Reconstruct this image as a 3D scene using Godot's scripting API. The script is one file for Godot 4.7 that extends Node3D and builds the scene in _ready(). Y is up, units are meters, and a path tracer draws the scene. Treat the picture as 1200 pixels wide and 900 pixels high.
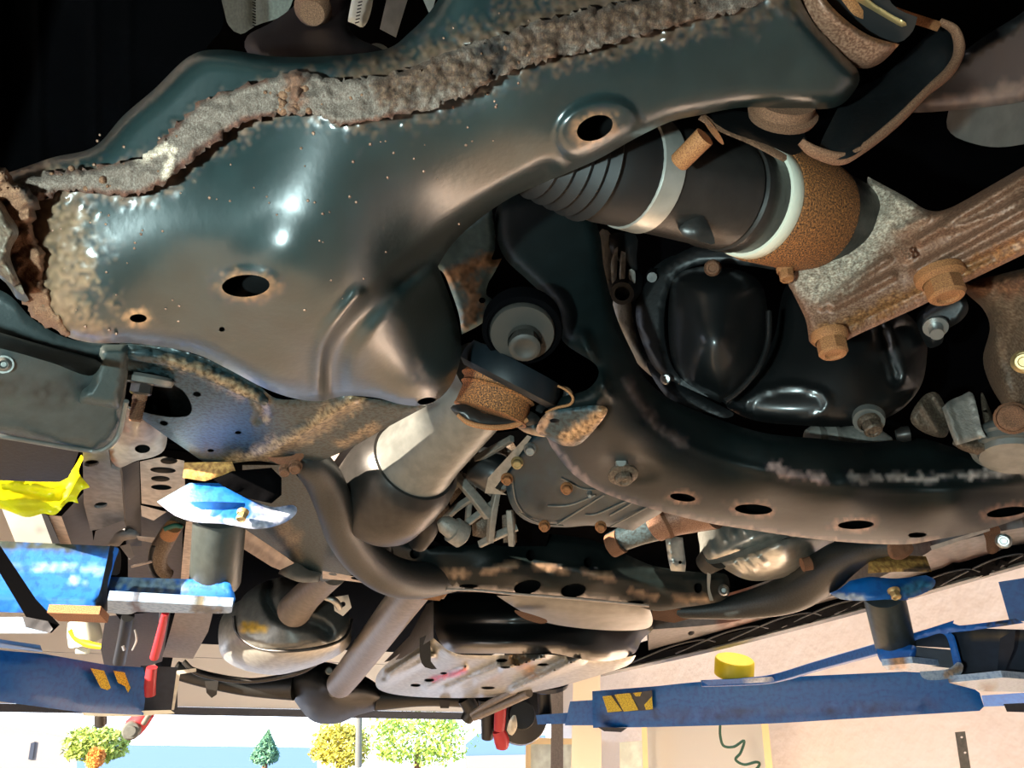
extends Node3D
# Underside of a car on a two-post lift, seen from beside the front wheel, looking back and up.
const F := 870.0
const PIT := 27.0
const CAM := Vector3(0, 1.3, 0)
var cb := Basis(Vector3.RIGHT, deg_to_rad(PIT))
var fn := FastNoiseLite.new()
var M := {}
var taken := {}
var org := {}

class Buf:
	var v := PackedVector3Array()
	var n := PackedVector3Array()
	var c := PackedColorArray()
	var i := PackedInt32Array()
	var painted := false
	func add(p: Vector3, nn: Vector3, col := Color.WHITE) -> int:
		v.append(p); n.append(nn); c.append(col)
		return v.size() - 1
	func tri(a: int, b: int, d: int) -> void:
		# wound so that the side the normals look to is the front (clockwise)
		var g := (v[b] - v[a]).cross(v[d] - v[a])
		if g.dot(n[a] + n[b] + n[d]) > 0:
			i.append(a); i.append(d); i.append(b)
		else:
			i.append(a); i.append(b); i.append(d)
	func quad(a: int, b: int, d: int, e: int) -> void:
		tri(a, b, d); tri(a, d, e)

# ---------- places
func kk(y: float) -> float:
	return sin(deg_to_rad(PIT)) - (y - 450.0) / F * cos(deg_to_rad(PIT))
func P(x: float, y: float, d: float) -> Vector3:
	return CAM + cb * Vector3((x - 600.0) / F * d, -(y - 450.0) / F * d, -d)
func PH(x: float, y: float, h: float) -> Vector3:
	return P(x, y, h / kk(y))
func C(lat: float, h: float, s: float) -> Vector3:   # the car's own axes: across, height above the eye, towards the tail
	return CAM + Vector3(lat * 0.948 - s * 0.319, h, -(lat * 0.319 + s * 0.948))
func nums(t: String) -> Array:
	var r := []
	for w in t.strip_edges().split(" ", false):
		var a := []
		for q in w.trim_suffix("*").split(","):
			a.append(float(q))
		a.append(1.0 if w.ends_with("*") else 0.0)
		r.append(a)
	return r
func cr(a: float, b: float, c: float, d: float, t: float) -> float:
	return 0.5 * (2.0 * b + (c - a) * t + (2.0 * a - 5.0 * b + 4.0 * c - d) * t * t + (3.0 * b - a - 3.0 * c + d) * t * t * t)
func loop(t: String, step: float, sharp := false, closed := true) -> PackedVector2Array:
	var q := nums(t)
	var r := PackedVector2Array()
	var k := q.size()
	for i in (k if closed else k - 1):
		var b = q[i]
		var c = q[(i + 1) % k]
		var a = b if (sharp or b[2] > 0 or (not closed and i == 0)) else q[(i - 1 + k) % k]
		var d = c if (sharp or c[2] > 0 or (not closed and i == k - 2)) else q[(i + 2) % k]
		var m := maxi(1, roundi(Vector2(b[0] - c[0], b[1] - c[1]).length() / step))
		for j in m:
			var s := float(j) / m
			r.append(Vector2(cr(a[0], b[0], c[0], d[0], s), cr(a[1], b[1], c[1], d[1], s)))
	if not closed:
		r.append(Vector2(q[k - 1][0], q[k - 1][1]))
	return r
func ell(h: Array, step: float) -> PackedVector2Array:
	var r := PackedVector2Array()
	var m := clampi(roundi(TAU * maxf(h[2], h[3]) / step), 10, 40)
	var a := deg_to_rad(h[4] if h.size() > 4 else 0.0)
	for j in m:
		r.append(Vector2(h[0], h[1]) + Vector2(h[2] * cos(TAU * j / m), h[3] * sin(TAU * j / m)).rotated(a))
	return r
func line_dist(p: Vector2, l: PackedVector2Array) -> float:
	var best := 1e9
	for i in l.size() - 1:
		best = minf(best, p.distance_squared_to(Geometry2D.get_closest_point_to_segment(p, l[i], l[i + 1])))
	return sqrt(best)

# ---------- shapes
# thin-plate fit of 1/depth through [x, y, depth]; exact for planes
class Fit:
	var k := []
	var w := PackedFloat64Array()
	var flat := 0.0
	func u(r2: float) -> float:
		return 0.0 if r2 < 1e-9 else r2 * log(r2)
	func setup(c: Array) -> void:
		k = c
		var n := c.size()
		if n == 1:
			flat = 1.0 / c[0][2]
			return
		var m := []
		for i in n + 3:
			var row := PackedFloat64Array()
			row.resize(n + 4)
			m.append(row)
		for i in n:
			var a := Vector2(c[i][0], c[i][1]) / 300.0
			for j in n:
				m[i][j] = u(a.distance_squared_to(Vector2(c[j][0], c[j][1]) / 300.0))
			m[i][n] = 1.0; m[i][n + 1] = a.x; m[i][n + 2] = a.y
			m[n][i] = 1.0; m[n + 1][i] = a.x; m[n + 2][i] = a.y
			m[i][n + 3] = 1.0 / c[i][2]
		var s := n + 3
		for i in s:
			var p := i
			for j in range(i, s):
				if absf(m[j][i]) > absf(m[p][i]):
					p = j
			var tmp = m[i]; m[i] = m[p]; m[p] = tmp
			if absf(m[i][i]) < 1e-12:
				continue
			for j in range(i + 1, s):
				var q: float = m[j][i] / m[i][i]
				if q != 0.0:
					for l in range(i, s + 1):
						m[j][l] -= q * m[i][l]
		w.resize(s)
		for i in range(s - 1, -1, -1):
			var t: float = m[i][s]
			for l in range(i + 1, s):
				t -= m[i][l] * w[l]
			w[i] = t / m[i][i] if absf(m[i][i]) > 1e-12 else 0.0
	func at(x: float, y: float) -> float:
		if w.is_empty():
			return 1.0 / flat
		var a := Vector2(x, y) / 300.0
		var n := k.size()
		var t := w[n] + w[n + 1] * a.x + w[n + 2] * a.y
		if n > 3:
			for i in n:
				t += w[i] * u(a.distance_squared_to(Vector2(k[i][0], k[i][1]) / 300.0))
		return 1.0 / t
func hz(h: float) -> Array:   # a level plane
	return [[0.0, 500.0, h / kk(500.0)], [1200.0, 500.0, h / kk(500.0)], [600.0, 700.0, h / kk(700.0)]]
func fit(depth) -> Fit:
	var f := Fit.new()
	if depth is String:
		f.setup(nums(depth))
	elif depth is Array:
		f.setup(depth)
	else:
		f.setup([[0.0, 0.0, float(depth)]])
	return f

# a pressed or cast piece: outline and holes, a curved face, rolled edges, ridges, dimples, rust, real thickness
func relief(b: Buf, outline: String, depth, o := {}, base := Color.WHITE) -> void:
	var step: float = o.get("step", 8.0)
	var poly := loop(outline, step, o.get("sharp", false))
	if o.has("ragged"):
		for j in poly.size():
			var q := poly[j]
			poly[j] = q + Vector2(fn.get_noise_2d(q.x * 12.0, q.y * 12.0), fn.get_noise_2d(q.x * 12.0 + 400.0, q.y * 12.0)) * float(o.ragged)
	if o.get("blind", false):
		b.painted = true
	var f := fit(depth)
	var holes: Array[PackedVector2Array] = []
	for h in o.get("holes", []):
		holes.append(loop(h, step * 0.6) if h is String else ell(h, step * 0.6))
	var edge: float = o.get("edge", 0.0)
	var roll: float = o.get("roll", 0.0)
	var pts := poly.duplicate()
	var starts := []
	for h in holes:
		starts.append(pts.size())
		pts.append_array(h)
	var lo := poly[0]
	var hi := poly[0]
	for p in poly:
		lo = lo.min(p); hi = hi.max(p)
	var cell := maxf(maxf(edge, step), 6.0)
	var hash := {}
	var all := [poly]
	all.append_array(holes)
	for li in all.size():
		var l: PackedVector2Array = all[li]
		for j in l.size():
			var a := l[j]
			var key := Vector2i((a / cell).floor())
			if not hash.has(key):
				hash[key] = []
			hash[key].append([a, l[(j + 1) % l.size()], l[(j - 1 + l.size()) % l.size()], li])
	var near := func(p: Vector2) -> Vector2:   # distance to the outline, and to any edge
		var kx := Vector2i((p / cell).floor())
		var d0 := 1e8
		var d1 := 1e8
		for ax in [-1, 0, 1]:
			for ay in [-1, 0, 1]:
				var key := kx + Vector2i(ax, ay)
				if hash.has(key):
					for s in hash[key]:
						var dd: float = minf(p.distance_squared_to(Geometry2D.get_closest_point_to_segment(p, s[0], s[1])), p.distance_squared_to(Geometry2D.get_closest_point_to_segment(p, s[0], s[2])))
						d1 = minf(d1, dd)
						if s[3] == 0:
							d0 = minf(d0, dd)
		return Vector2(sqrt(d0), sqrt(d1))
	var ed := PackedFloat32Array()
	ed.resize(pts.size())
	for j in range(poly.size(), pts.size()):
		ed[j] = near.call(pts[j]).x if edge > 0 else 1e4
	var row := 0
	var y := lo.y + step * 0.5
	while y < hi.y:
		var x := lo.x + (step * 0.5 if row % 2 else 0.0)
		while x < hi.x:
			var p := Vector2(x, y)
			if Geometry2D.is_point_in_polygon(p, poly):
				var nd: Vector2 = near.call(p)
				if nd.y > step * 0.55:
					pts.append(p); ed.append(nd.x)
			x += step
		y += step * 0.87
		row += 1
	var ridges := []
	for r in o.get("ridges", []):
		ridges.append([loop(r[0], 10.0, false, false), r[1], r[2]])
	var paints := []
	for r in o.get("paint", []):
		paints.append([loop(r[0], 10.0, false, false) if r[0] is String else r[0], r[1], (r[2] as Color).srgb_to_linear(), r[3] if r.size() > 3 else 0.5, r[4] if r.size() > 4 else 0.0])
	var dim: Array = o.get("dimples", [])
	var rough: float = o.get("rough", 0.0)
	var lum: float = o.get("grain", 0.0)
	var off := PackedFloat32Array()
	var cols := PackedColorArray()
	for j in pts.size():
		var p := pts[j]
		var z := 0.0
		if edge > 0 and ed[j] < edge:
			var q := 1.0 - ed[j] / edge
			z -= roll * (1.0 - sqrt(maxf(0.0, 1.0 - q * q)))
		for r in ridges:
			var q: float = line_dist(p, r[0]) / r[1]
			if q < 1.0:
				z += r[2] * (0.5 + 0.5 * cos(PI * q))
		for h in dim:
			var w: Vector2 = (p - Vector2(h[0], h[1])).rotated(-deg_to_rad(h[4])) / Vector2(h[2], h[3])
			z += h[5] * (1.0 - smoothstep(h[6] if h.size() > 6 else 0.4, 1.0, w.length()))
		if rough > 0:
			z += rough * (fn.get_noise_2d(p.x * 3.0, p.y * 3.0) + 0.6 * fn.get_noise_2d(p.x * 9.0, p.y * 9.0 + 300.0))
		var col := base
		if not paints.is_empty():
			var nz := 0.8 * fn.get_noise_2d(p.x * 3.0, p.y * 3.0) + 0.9 * fn.get_noise_2d(p.x * 19.0 + 50.0, p.y * 19.0)
			for r in paints:
				var d: float
				if r[0] is Array:
					d = (p - Vector2(r[0][0], r[0][1])).rotated(-deg_to_rad(r[0][4] if r[0].size() > 4 else 0.0)).length() if r[0].size() < 4 else ((p - Vector2(r[0][0], r[0][1])).rotated(-deg_to_rad(r[0][4] if r[0].size() > 4 else 0.0)) / Vector2(r[0][2], r[0][3])).length() * r[1]
				else:
					d = line_dist(p, r[0])
				var wgt := smoothstep(0.0, 0.9, 1.2 - d / r[1] + nz * r[3])
				if wgt > 0:
					var tone := 1.0 + 0.9 * fn.get_noise_2d(p.x * 14.0 + 90.0, p.y * 14.0)
					col = col.lerp(Color(r[2].r * tone, r[2].g * tone, r[2].b * tone), wgt)
					z += r[4] * wgt * (0.7 + 1.6 * fn.get_noise_2d(p.x * 9.0, p.y * 9.0 + 70.0))
			b.painted = true
		if lum > 0:
			var g := 1.0 + lum * fn.get_noise_2d(p.x * 2.0, p.y * 2.0 + 500.0)
			col = Color(col.r * g, col.g * g, col.b * g)
		off.append(z + float(o.get("shift", 0.0))); cols.append(col)
	var tr := Geometry2D.triangulate_delaunay(pts)
	var v0 := b.v.size()
	var fv := PackedVector3Array()
	var nn := PackedVector3Array()
	for j in pts.size():
		fv.append(P(pts[j].x, pts[j].y, f.at(pts[j].x, pts[j].y) - off[j]))
		nn.append(Vector3.ZERO)
	var ftri := PackedInt32Array()
	var btri := PackedInt32Array()
	var inner := {}
	for t in range(0, tr.size(), 3):
		var a := tr[t]; var c := tr[t + 1]; var d := tr[t + 2]
		var m := (pts[a] + pts[c] + pts[d]) / 3.0
		if absf((pts[c] - pts[a]).cross(pts[d] - pts[a])) < 0.01 or not Geometry2D.is_point_in_polygon(m, poly):
			continue
		var g := (fv[c] - fv[a]).cross(fv[d] - fv[a])
		if g.dot(CAM - fv[a]) < 0:
			g = -g
		var inhole := false
		for h in holes:
			if Geometry2D.is_point_in_polygon(m, h):
				inhole = true
		if not inhole:
			nn[a] += g; nn[c] += g; nn[d] += g
			ftri.append(a); ftri.append(c); ftri.append(d)
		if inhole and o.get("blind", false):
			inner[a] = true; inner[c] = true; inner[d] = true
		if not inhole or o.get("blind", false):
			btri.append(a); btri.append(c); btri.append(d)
	for j in pts.size():
		b.add(fv[j], nn[j].normalized() if nn[j] != Vector3.ZERO else (CAM - fv[j]).normalized(), cols[j])
	for t in range(0, ftri.size(), 3):
		b.tri(v0 + ftri[t], v0 + ftri[t + 1], v0 + ftri[t + 2])
	var th: float = o.get("th", 0.004)
	var bv := PackedVector3Array()
	for j in pts.size():
		var q := fv[j] + (o.dir as Vector3) * th if o.has("dir") else fv[j] + (fv[j] - CAM).normalized() * th
		bv.append(q)
	var v1 := b.v.size()
	var bn := PackedVector3Array()
	bn.resize(pts.size())
	for t in range(0, btri.size(), 3):
		var a := btri[t]; var c := btri[t + 1]; var d := btri[t + 2]
		var g := (bv[c] - bv[a]).cross(bv[d] - bv[a])
		if g.dot(CAM - bv[a]) > 0:
			g = -g
		bn[a] += g; bn[c] += g; bn[d] += g
	for j in pts.size():
		b.add(bv[j], bn[j].normalized() if bn[j] != Vector3.ZERO else -b.n[v0 + j], Color(0.006, 0.006, 0.006) if inner.has(j) and b.painted else cols[j])  # hole interiors coloured near-black, standing for the shade inside
	for t in range(0, btri.size(), 3):
		b.tri(v1 + btri[t], v1 + btri[t + 1], v1 + btri[t + 2])
	var lip: float = o.get("lip", 0.004)
	for li in all.size():
		var l: PackedVector2Array = all[li]
		var s: int = 0 if li == 0 else starts[li - 1]
		for j in l.size():
			var a: int = s + j
			var c: int = s + (j + 1) % l.size()
			var ea := bv[a]
			var ec := bv[c]
			if li > 0 and o.get("blind", false):
				ea = fv[a] + (bv[a] - fv[a]).normalized() * lip
				ec = fv[c] + (bv[c] - fv[c]).normalized() * lip
			var mid := (l[j] + l[(j + 1) % l.size()]) * 0.5
			var out2 := (l[(j + 1) % l.size()] - l[j]).orthogonal().normalized()
			var inside := Geometry2D.is_point_in_polygon(mid + out2 * 0.2, l)
			if inside != (li > 0):
				out2 = -out2
			var g := (fv[c] - fv[a]).cross(ea - fv[a]).normalized()
			if g.dot(cb * Vector3(out2.x, -out2.y, 0)) < 0:
				g = -g
			var k0 := b.add(fv[a], g, cols[a]); b.add(fv[c], g, cols[c]); b.add(ec, g, cols[c]); b.add(ea, g, cols[a])
			b.quad(k0, k0 + 1, k0 + 2, k0 + 3)

# cross sections: [position, normal] in units of the radius
func ring(n := 18, fy := 1.0) -> Array:
	var r := []
	for j in n:
		var a := TAU * j / n
		r.append([Vector2(cos(a), sin(a) * fy), Vector2(cos(a) * fy, sin(a)).normalized()])
	return r
func rrect(w: float, h: float, c: float, k := 2) -> Array:
	var r := []
	for q in 4:
		var s := Vector2([1, -1, -1, 1][q] * (w / 2 - c), [1, 1, -1, -1][q] * (h / 2 - c))
		for j in k + 1:
			var a := PI / 2 * (q + float(j) / k)
			r.append([s + Vector2(cos(a), sin(a)) * c, Vector2(cos(a), sin(a))])
	return r
func hard(t: String) -> Array:   # a polygon section with hard corners (listed counter-clockwise)
	var q := nums(t)
	var r := []
	for j in q.size():
		var a := Vector2(q[j][0], q[j][1])
		var c := Vector2(q[(j + 1) % q.size()][0], q[(j + 1) % q.size()][1])
		var m := Vector2((c - a).y, -(c - a).x).normalized()
		r.append([a, m]); r.append([c, m])
	return r
func sweep(b: Buf, path: PackedVector3Array, rad: PackedFloat32Array, sec: Array, up := Vector3.UP, col := Color.WHITE, caps := true, lump := 0.0) -> void:
	var k := path.size()
	var rows := []
	var u := up
	for j in k:
		var t := (path[mini(j + 1, k - 1)] - path[maxi(j - 1, 0)]).normalized()
		u = (u - t * u.dot(t)).normalized()
		if not u.is_finite() or u.length() < 0.5:
			u = t.cross(Vector3(0.3, 0.5, 0.8)).normalized()
		var rt := t.cross(u)
		var r := []
		for s in sec:
			var q := rad[j]
			if lump > 0:
				var w: Vector3 = path[j] + (rt * s[0].x + u * s[0].y) * rad[j]
				q += lump * fn.get_noise_3d(w.x * 900, w.y * 900, w.z * 900)
			r.append(b.add(path[j] + (rt * s[0].x + u * s[0].y) * q, (rt * s[1].x + u * s[1].y).normalized(), col))
		rows.append(r)
		if caps and (j == 0 or j == k - 1):
			var n := -t if j == 0 else t
			var pl := PackedVector2Array()
			for s in sec:
				if pl.is_empty() or pl[pl.size() - 1].distance_to(s[0]) > 1e-5:
					pl.append(s[0])
			if pl[0].distance_to(pl[pl.size() - 1]) < 1e-5:
				pl.remove_at(pl.size() - 1)
			var v0 := b.v.size()
			for s in pl:
				b.add(path[j] + (rt * s.x + u * s.y) * rad[j], n, col)
			var tr := Geometry2D.triangulate_polygon(pl)
			for q in range(0, tr.size(), 3):
				b.tri(v0 + tr[q], v0 + tr[q + 1], v0 + tr[q + 2])
	for j in k - 1:
		for s in sec.size():
			var e: int = (s + 1) % sec.size()
			b.quad(rows[j][s], rows[j][e], rows[j + 1][e], rows[j + 1][s])
# a pipe or bar along "x,y,depth,radius_in_pixels" points
func pipe(b: Buf, t: String, sec: Array, o := {}) -> void:
	var q := nums(t)
	var pos := PackedVector3Array()
	var rad := PackedFloat32Array()
	var pp := []
	for a in q:
		pp.append([P(a[0], a[1], a[2]), a[3] * a[2] / F, a[4]])
	var k := pp.size()
	for i in k - 1:
		var m: int = o.get("seg", 6)
		var p1 = pp[i]; var p2 = pp[i + 1]
		var p0 = p1 if i == 0 or p1[2] > 0 else pp[i - 1]
		var p3 = p2 if i == k - 2 or p2[2] > 0 else pp[i + 2]
		for j in m + (1 if i == k - 2 else 0):
			var s := float(j) / m
			pos.append(Vector3(cr(p0[0].x, p1[0].x, p2[0].x, p3[0].x, s), cr(p0[0].y, p1[0].y, p2[0].y, p3[0].y, s), cr(p0[0].z, p1[0].z, p2[0].z, p3[0].z, s)))
			rad.append(cr(p0[1], p1[1], p2[1], p3[1], s))
	sweep(b, pos, rad, sec, o.get("up", Vector3.UP), o.get("col", Color.WHITE), true, o.get("lump", 0.0))
func bar(b: Buf, a: Vector3, c: Vector3, w: float, h: float, ch := 0.002, up := Vector3.UP) -> void:
	sweep(b, PackedVector3Array([a, c]), PackedFloat32Array([1.0, 1.0]), rrect(w, h, minf(ch, minf(w, h) * 0.45)), up)
# turned shape: profile [fraction along a-c, radius, ...] in metres
func turned(b: Buf, a: Vector3, c: Vector3, prof: Array, n := 28, lump := 0.0) -> void:
	var t := (c - a).normalized()
	var len := (c - a).length()
	var u := t.cross(Vector3(0.31, 0.62, 0.72)).normalized()
	var w := t.cross(u)
	var k := prof.size() / 2
	var seg := []
	for j in k - 1:
		var e := Vector2((prof[2 * j + 2] - prof[2 * j]) * len, prof[2 * j + 3] - prof[2 * j + 1])
		seg.append(Vector2(-e.y, e.x).normalized())   # along, out
	for j in k - 1:
		var n0: Vector2 = seg[j]
		var n1: Vector2 = seg[j]
		if j > 0 and seg[j - 1].dot(seg[j]) > 0.72:
			n0 = (seg[j] + seg[j - 1]).normalized()
		if j < k - 2 and seg[j + 1].dot(seg[j]) > 0.72:
			n1 = (seg[j] + seg[j + 1]).normalized()
		var v0 := b.v.size()
		for q in n + 1:
			var an := TAU * q / n
			var d := u * cos(an) + w * sin(an)
			for z in 2:
				var r: float = prof[2 * (j + z) + 1]
				var p: Vector3 = a + t * len * float(prof[2 * (j + z)])
				if lump > 0 and r > 0.001:
					var pw := p + d * r
					r += lump * fn.get_noise_3d(pw.x * 900, pw.y * 900, pw.z * 900)
				var m := n0 if z == 0 else n1
				b.add(p + d * r, (t * m.x + d * m.y).normalized())
		for q in n:
			b.quad(v0 + 2 * q, v0 + 2 * q + 2, v0 + 2 * q + 3, v0 + 2 * q + 1)
# flanged hex head looking along ax
func hexhead(b: Buf, at: Vector3, ax: Vector3, r: float, h: float, flange := 1.35, dish := true) -> void:
	if flange > 1.0:
		turned(b, at - ax * h * 0.1, at + ax * h * 0.34, [0, 0.0, 0, r * flange, 0.6, r * flange, 1.0, r * 1.05], 20)
	var hx := []
	var u := ax.cross(Vector3(0.4, 0.7, 0.33)).normalized()
	for j in 6:
		var a0 := TAU * j / 6
		var a1 := TAU * (j + 1) / 6
		var mid := Vector2(cos((a0 + a1) / 2), sin((a0 + a1) / 2))
		hx.append([Vector2(cos(a0), sin(a0)), mid]); hx.append([Vector2(cos(a1), sin(a1)), mid])
	sweep(b, PackedVector3Array([at, at + ax * h * 0.88]), PackedFloat32Array([r, r]), hx, u)
	turned(b, at + ax * h * 0.8, at + ax * h, [0.4, r * 0.99, 1.0, r * 0.84, 1.0, r * 0.6, 0.55 if dish else 1.02, r * 0.5, 0.5 if dish else 1.02, 0.0], 18)

# ---------- objects
func numbered(called: String, parent: Node) -> String:
	var key := str(parent.get_instance_id()) + called
	var k: int = taken.get(key, 0)
	taken[key] = k + 1
	return called if k == 0 else "%s_%03d" % [called, k]
func obj(called: String, b: Buf, m: StandardMaterial3D, parent: Node = self) -> MeshInstance3D:
	var o := MeshInstance3D.new()
	o.name = numbered(called, parent)
	var at := Vector3.ZERO
	if parent == self:
		var lo := b.v[0]
		var hi := b.v[0]
		for p in b.v:
			lo = lo.min(p); hi = hi.max(p)
		at = Vector3((lo.x + hi.x) / 2, lo.y, (lo.z + hi.z) / 2)
		o.position = at
	else:
		at = org[parent]
	org[o] = at
	for j in b.v.size():
		b.v[j] -= at
	var a := []
	a.resize(Mesh.ARRAY_MAX)
	a[Mesh.ARRAY_VERTEX] = b.v
	a[Mesh.ARRAY_NORMAL] = b.n
	if b.painted:
		a[Mesh.ARRAY_COLOR] = b.c
	a[Mesh.ARRAY_INDEX] = b.i
	var mesh := ArrayMesh.new()
	mesh.add_surface_from_arrays(Mesh.PRIMITIVE_TRIANGLES, a)
	o.mesh = mesh
	if b.painted:
		var key := str(m.get_instance_id()) + "v"
		if not M.has(key):
			var d: StandardMaterial3D = m.duplicate()
			d.albedo_color = Color.WHITE
			d.vertex_color_use_as_albedo = true
			M[key] = d
		m = M[key]
	o.material_override = m
	parent.add_child(o)
	return o
func tag(o: Node, label: String, category: String, group := "", kind := "") -> Node:
	if label: o.set_meta("label", label)
	if category: o.set_meta("category", category)
	if group: o.set_meta("group", group)
	if kind: o.set_meta("kind", kind)
	return o
func thing(called: String, at: Vector3, label: String, category: String, group := "") -> Node3D:
	var o := Node3D.new()
	o.name = numbered(called, self)
	o.position = at
	org[o] = at
	add_child(o)
	tag(o, label, category, group)
	return o
func struct(called: String, b: Buf, m: StandardMaterial3D) -> MeshInstance3D:
	var o := obj(called, b, m)
	o.set_meta("kind", "structure")
	return o
# one-call parts
func plate(called: String, m: StandardMaterial3D, outline: String, depth, o := {}, parent: Node = self) -> MeshInstance3D:
	var b := Buf.new()
	relief(b, outline, depth, o, m.albedo_color.srgb_to_linear() if (o.has("paint") or o.has("grain") or o.get("blind", false)) else Color.WHITE)
	if o.has("grain"):
		b.painted = true
	return obj(called, b, m, parent)
func rod(called: String, m: StandardMaterial3D, path: String, o := {}, parent: Node = self) -> MeshInstance3D:
	var b := Buf.new()
	pipe(b, path, o.get("sec", ring(o.get("n", 18))), o)
	return obj(called, b, m, parent)
func lathe(called: String, m: StandardMaterial3D, a: Vector3, c: Vector3, prof: Array, parent: Node = self, n := 32, lump := 0.0) -> MeshInstance3D:
	var b := Buf.new()
	turned(b, a, c, prof, n, lump)
	return obj(called, b, m, parent)
func bolt(m: StandardMaterial3D, at: Vector3, ax: Vector3, r: float, h: float, parent: Node = self, flange := 1.35, called := "bolt") -> MeshInstance3D:
	var b := Buf.new()
	hexhead(b, at, ax.normalized(), r, h, flange)
	return obj(called, b, m, parent)
func beam(called: String, m: StandardMaterial3D, a: Vector3, c: Vector3, w: float, h: float, parent: Node = self, ch := 0.003, up := Vector3.UP) -> MeshInstance3D:
	var b := Buf.new()
	bar(b, a, c, w, h, ch, up)
	return obj(called, b, m, parent)

# ---------- materials
var tex_n := {}
func noise_tex(kind: String, freq: float, lo: Color, hi: Color, oct := 4, sz := 512, bump := 0.0, cut := -1.0) -> NoiseTexture2D:
	var t := NoiseTexture2D.new()
	var n := FastNoiseLite.new()
	n.seed = 7
	n.noise_type = FastNoiseLite.TYPE_CELLULAR if kind == "cell" else FastNoiseLite.TYPE_SIMPLEX_SMOOTH
	n.frequency = freq
	n.fractal_octaves = oct
	t.noise = n
	t.width = sz; t.height = sz
	t.seamless = true
	if bump > 0:
		t.as_normal_map = true
		t.bump_strength = bump
	else:
		var g := Gradient.new()
		g.set_color(0, lo); g.set_color(1, hi)
		if cut >= 0:
			g.set_offset(0, cut); g.set_offset(1, minf(1.0, cut + 0.22))
		else:
			g.set_offset(0, 0.25); g.set_offset(1, 0.75)
		t.color_ramp = g
	return t
func mat(called: String, r: int, g: int, b: int, rough: float, metal := 0.0, tex := "", scale := 6.0, nrm := "", nscale := 0.5) -> StandardMaterial3D:
	var m := StandardMaterial3D.new()
	m.resource_name = called
	m.albedo_color = Color8(r, g, b)
	m.roughness = rough
	m.metallic = metal
	if tex or nrm:
		m.uv1_triplanar = true
		m.uv1_world_triplanar = true
		m.uv1_scale = Vector3.ONE * scale
	if tex:
		m.albedo_texture = tex_n[tex]
	if nrm:
		m.normal_enabled = true
		m.normal_texture = tex_n[nrm]
		m.normal_scale = nscale
	M[called] = m
	return m
func materials() -> void:
	tex_n.soft = noise_tex("s", 0.012, Color(0.86, 0.86, 0.86), Color(1, 1, 1), 5)
	tex_n.speck = noise_tex("s", 0.05, Color(0.55, 0.5, 0.45), Color(1, 1, 1), 4, 512, 0.0, 0.3)
	tex_n.rust = noise_tex("s", 0.04, Color(0.62, 0.52, 0.46), Color(1, 0.96, 0.9), 5)
	tex_n.mottle = noise_tex("s", 0.03, Color(0.22, 0.2, 0.19), Color(1, 0.86, 0.66), 5)
	tex_n.scuff = noise_tex("s", 0.02, Color(0.78, 0.82, 0.88), Color(1, 1, 1), 6, 512, 0.0, 0.28)
	tex_n.n_fine = noise_tex("s", 0.06, Color.BLACK, Color.WHITE, 4, 512, 5.0)
	tex_n.n_cast = noise_tex("s", 0.03, Color.BLACK, Color.WHITE, 5, 512, 9.0)
	tex_n.n_wave = noise_tex("s", 0.008, Color.BLACK, Color.WHITE, 4, 512, 12.0)
	mat("arm_paint", 30, 44, 46, 0.3, 0.0, "soft", 5.0, "n_fine", 0.05).metallic_specular = 0.75
	mat("black_gloss", 14, 17, 18, 0.22, 0.0, "soft", 6.0, "n_wave", 0.05).clearcoat_enabled = true
	mat("skid_grey", 92, 92, 86, 0.34, 0.4, "soft", 5.0)
	mat("black_enamel", 15, 23, 28, 0.5, 0.0, "soft", 6.0, "n_wave", 0.04).metallic_specular = 0.35
	mat("bush_dark", 44, 42, 38, 0.6)
	mat("tube_scuffed", 26, 34, 36, 0.5, 0.0, "speck", 9.0, "n_fine", 0.1)
	mat("teal_plate", 128, 158, 164, 0.45, 0.0, "soft", 12.0)
	mat("black_satin", 18, 20, 21, 0.42, 0.0, "soft", 6.0, "n_fine", 0.15)
	mat("black_rubber", 13, 13, 14, 0.6, 0.0, "soft", 8.0)
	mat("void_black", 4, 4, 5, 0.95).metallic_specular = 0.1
	mat("plastic_grey", 62, 73, 72, 0.5, 0.0, "soft", 9.0, "n_fine", 0.25)
	mat("frame_paint", 46, 62, 68, 0.34, 0.2, "speck", 6.0, "n_fine", 0.1)
	mat("rust", 132, 100, 78, 0.85, 0.0, "rust", 40.0, "n_cast", 0.4)
	mat("rust_orange", 176, 128, 84, 0.8, 0.0, "rust", 44.0, "n_cast", 0.3)
	mat("rust_mottled", 196, 146, 104, 0.75, 0.1, "mottle", 34.0, "n_cast", 0.6)
	mat("seam_rust", 116, 108, 104, 0.85, 0.0, "rust", 40.0, "n_cast", 0.6)
	mat("cast_brown", 158, 128, 112, 0.48, 0.2, "rust", 20.0, "n_fine", 0.2)
	mat("cast_alloy", 150, 146, 138, 0.5, 0.3, "soft", 14.0, "n_cast", 0.5)
	mat("alloy_dirty", 110, 104, 96, 0.55, 0.3, "rust", 14.0, "n_cast", 0.3)
	mat("steel_bright", 190, 190, 182, 0.3, 0.6, "soft", 6.0)
	mat("steel_dull", 118, 120, 116, 0.4, 0.4, "soft", 7.0, "n_fine", 0.1)
	mat("steel_pipe", 134, 124, 114, 0.4, 0.4, "soft", 7.0)
	mat("band_white", 214, 214, 196, 0.5)
	mat("steel_dark", 58, 56, 54, 0.36, 0.5, "soft", 8.0, "n_fine", 0.1)
	mat("zinc", 176, 178, 176, 0.35, 0.8)
	mat("brass_zinc", 184, 160, 112, 0.42, 0.6)
	mat("primer_beige", 188, 172, 160, 0.6, 0.0, "soft", 8.0)
	mat("primer_grey", 122, 118, 118, 0.55, 0.0, "soft", 8.0)
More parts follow.
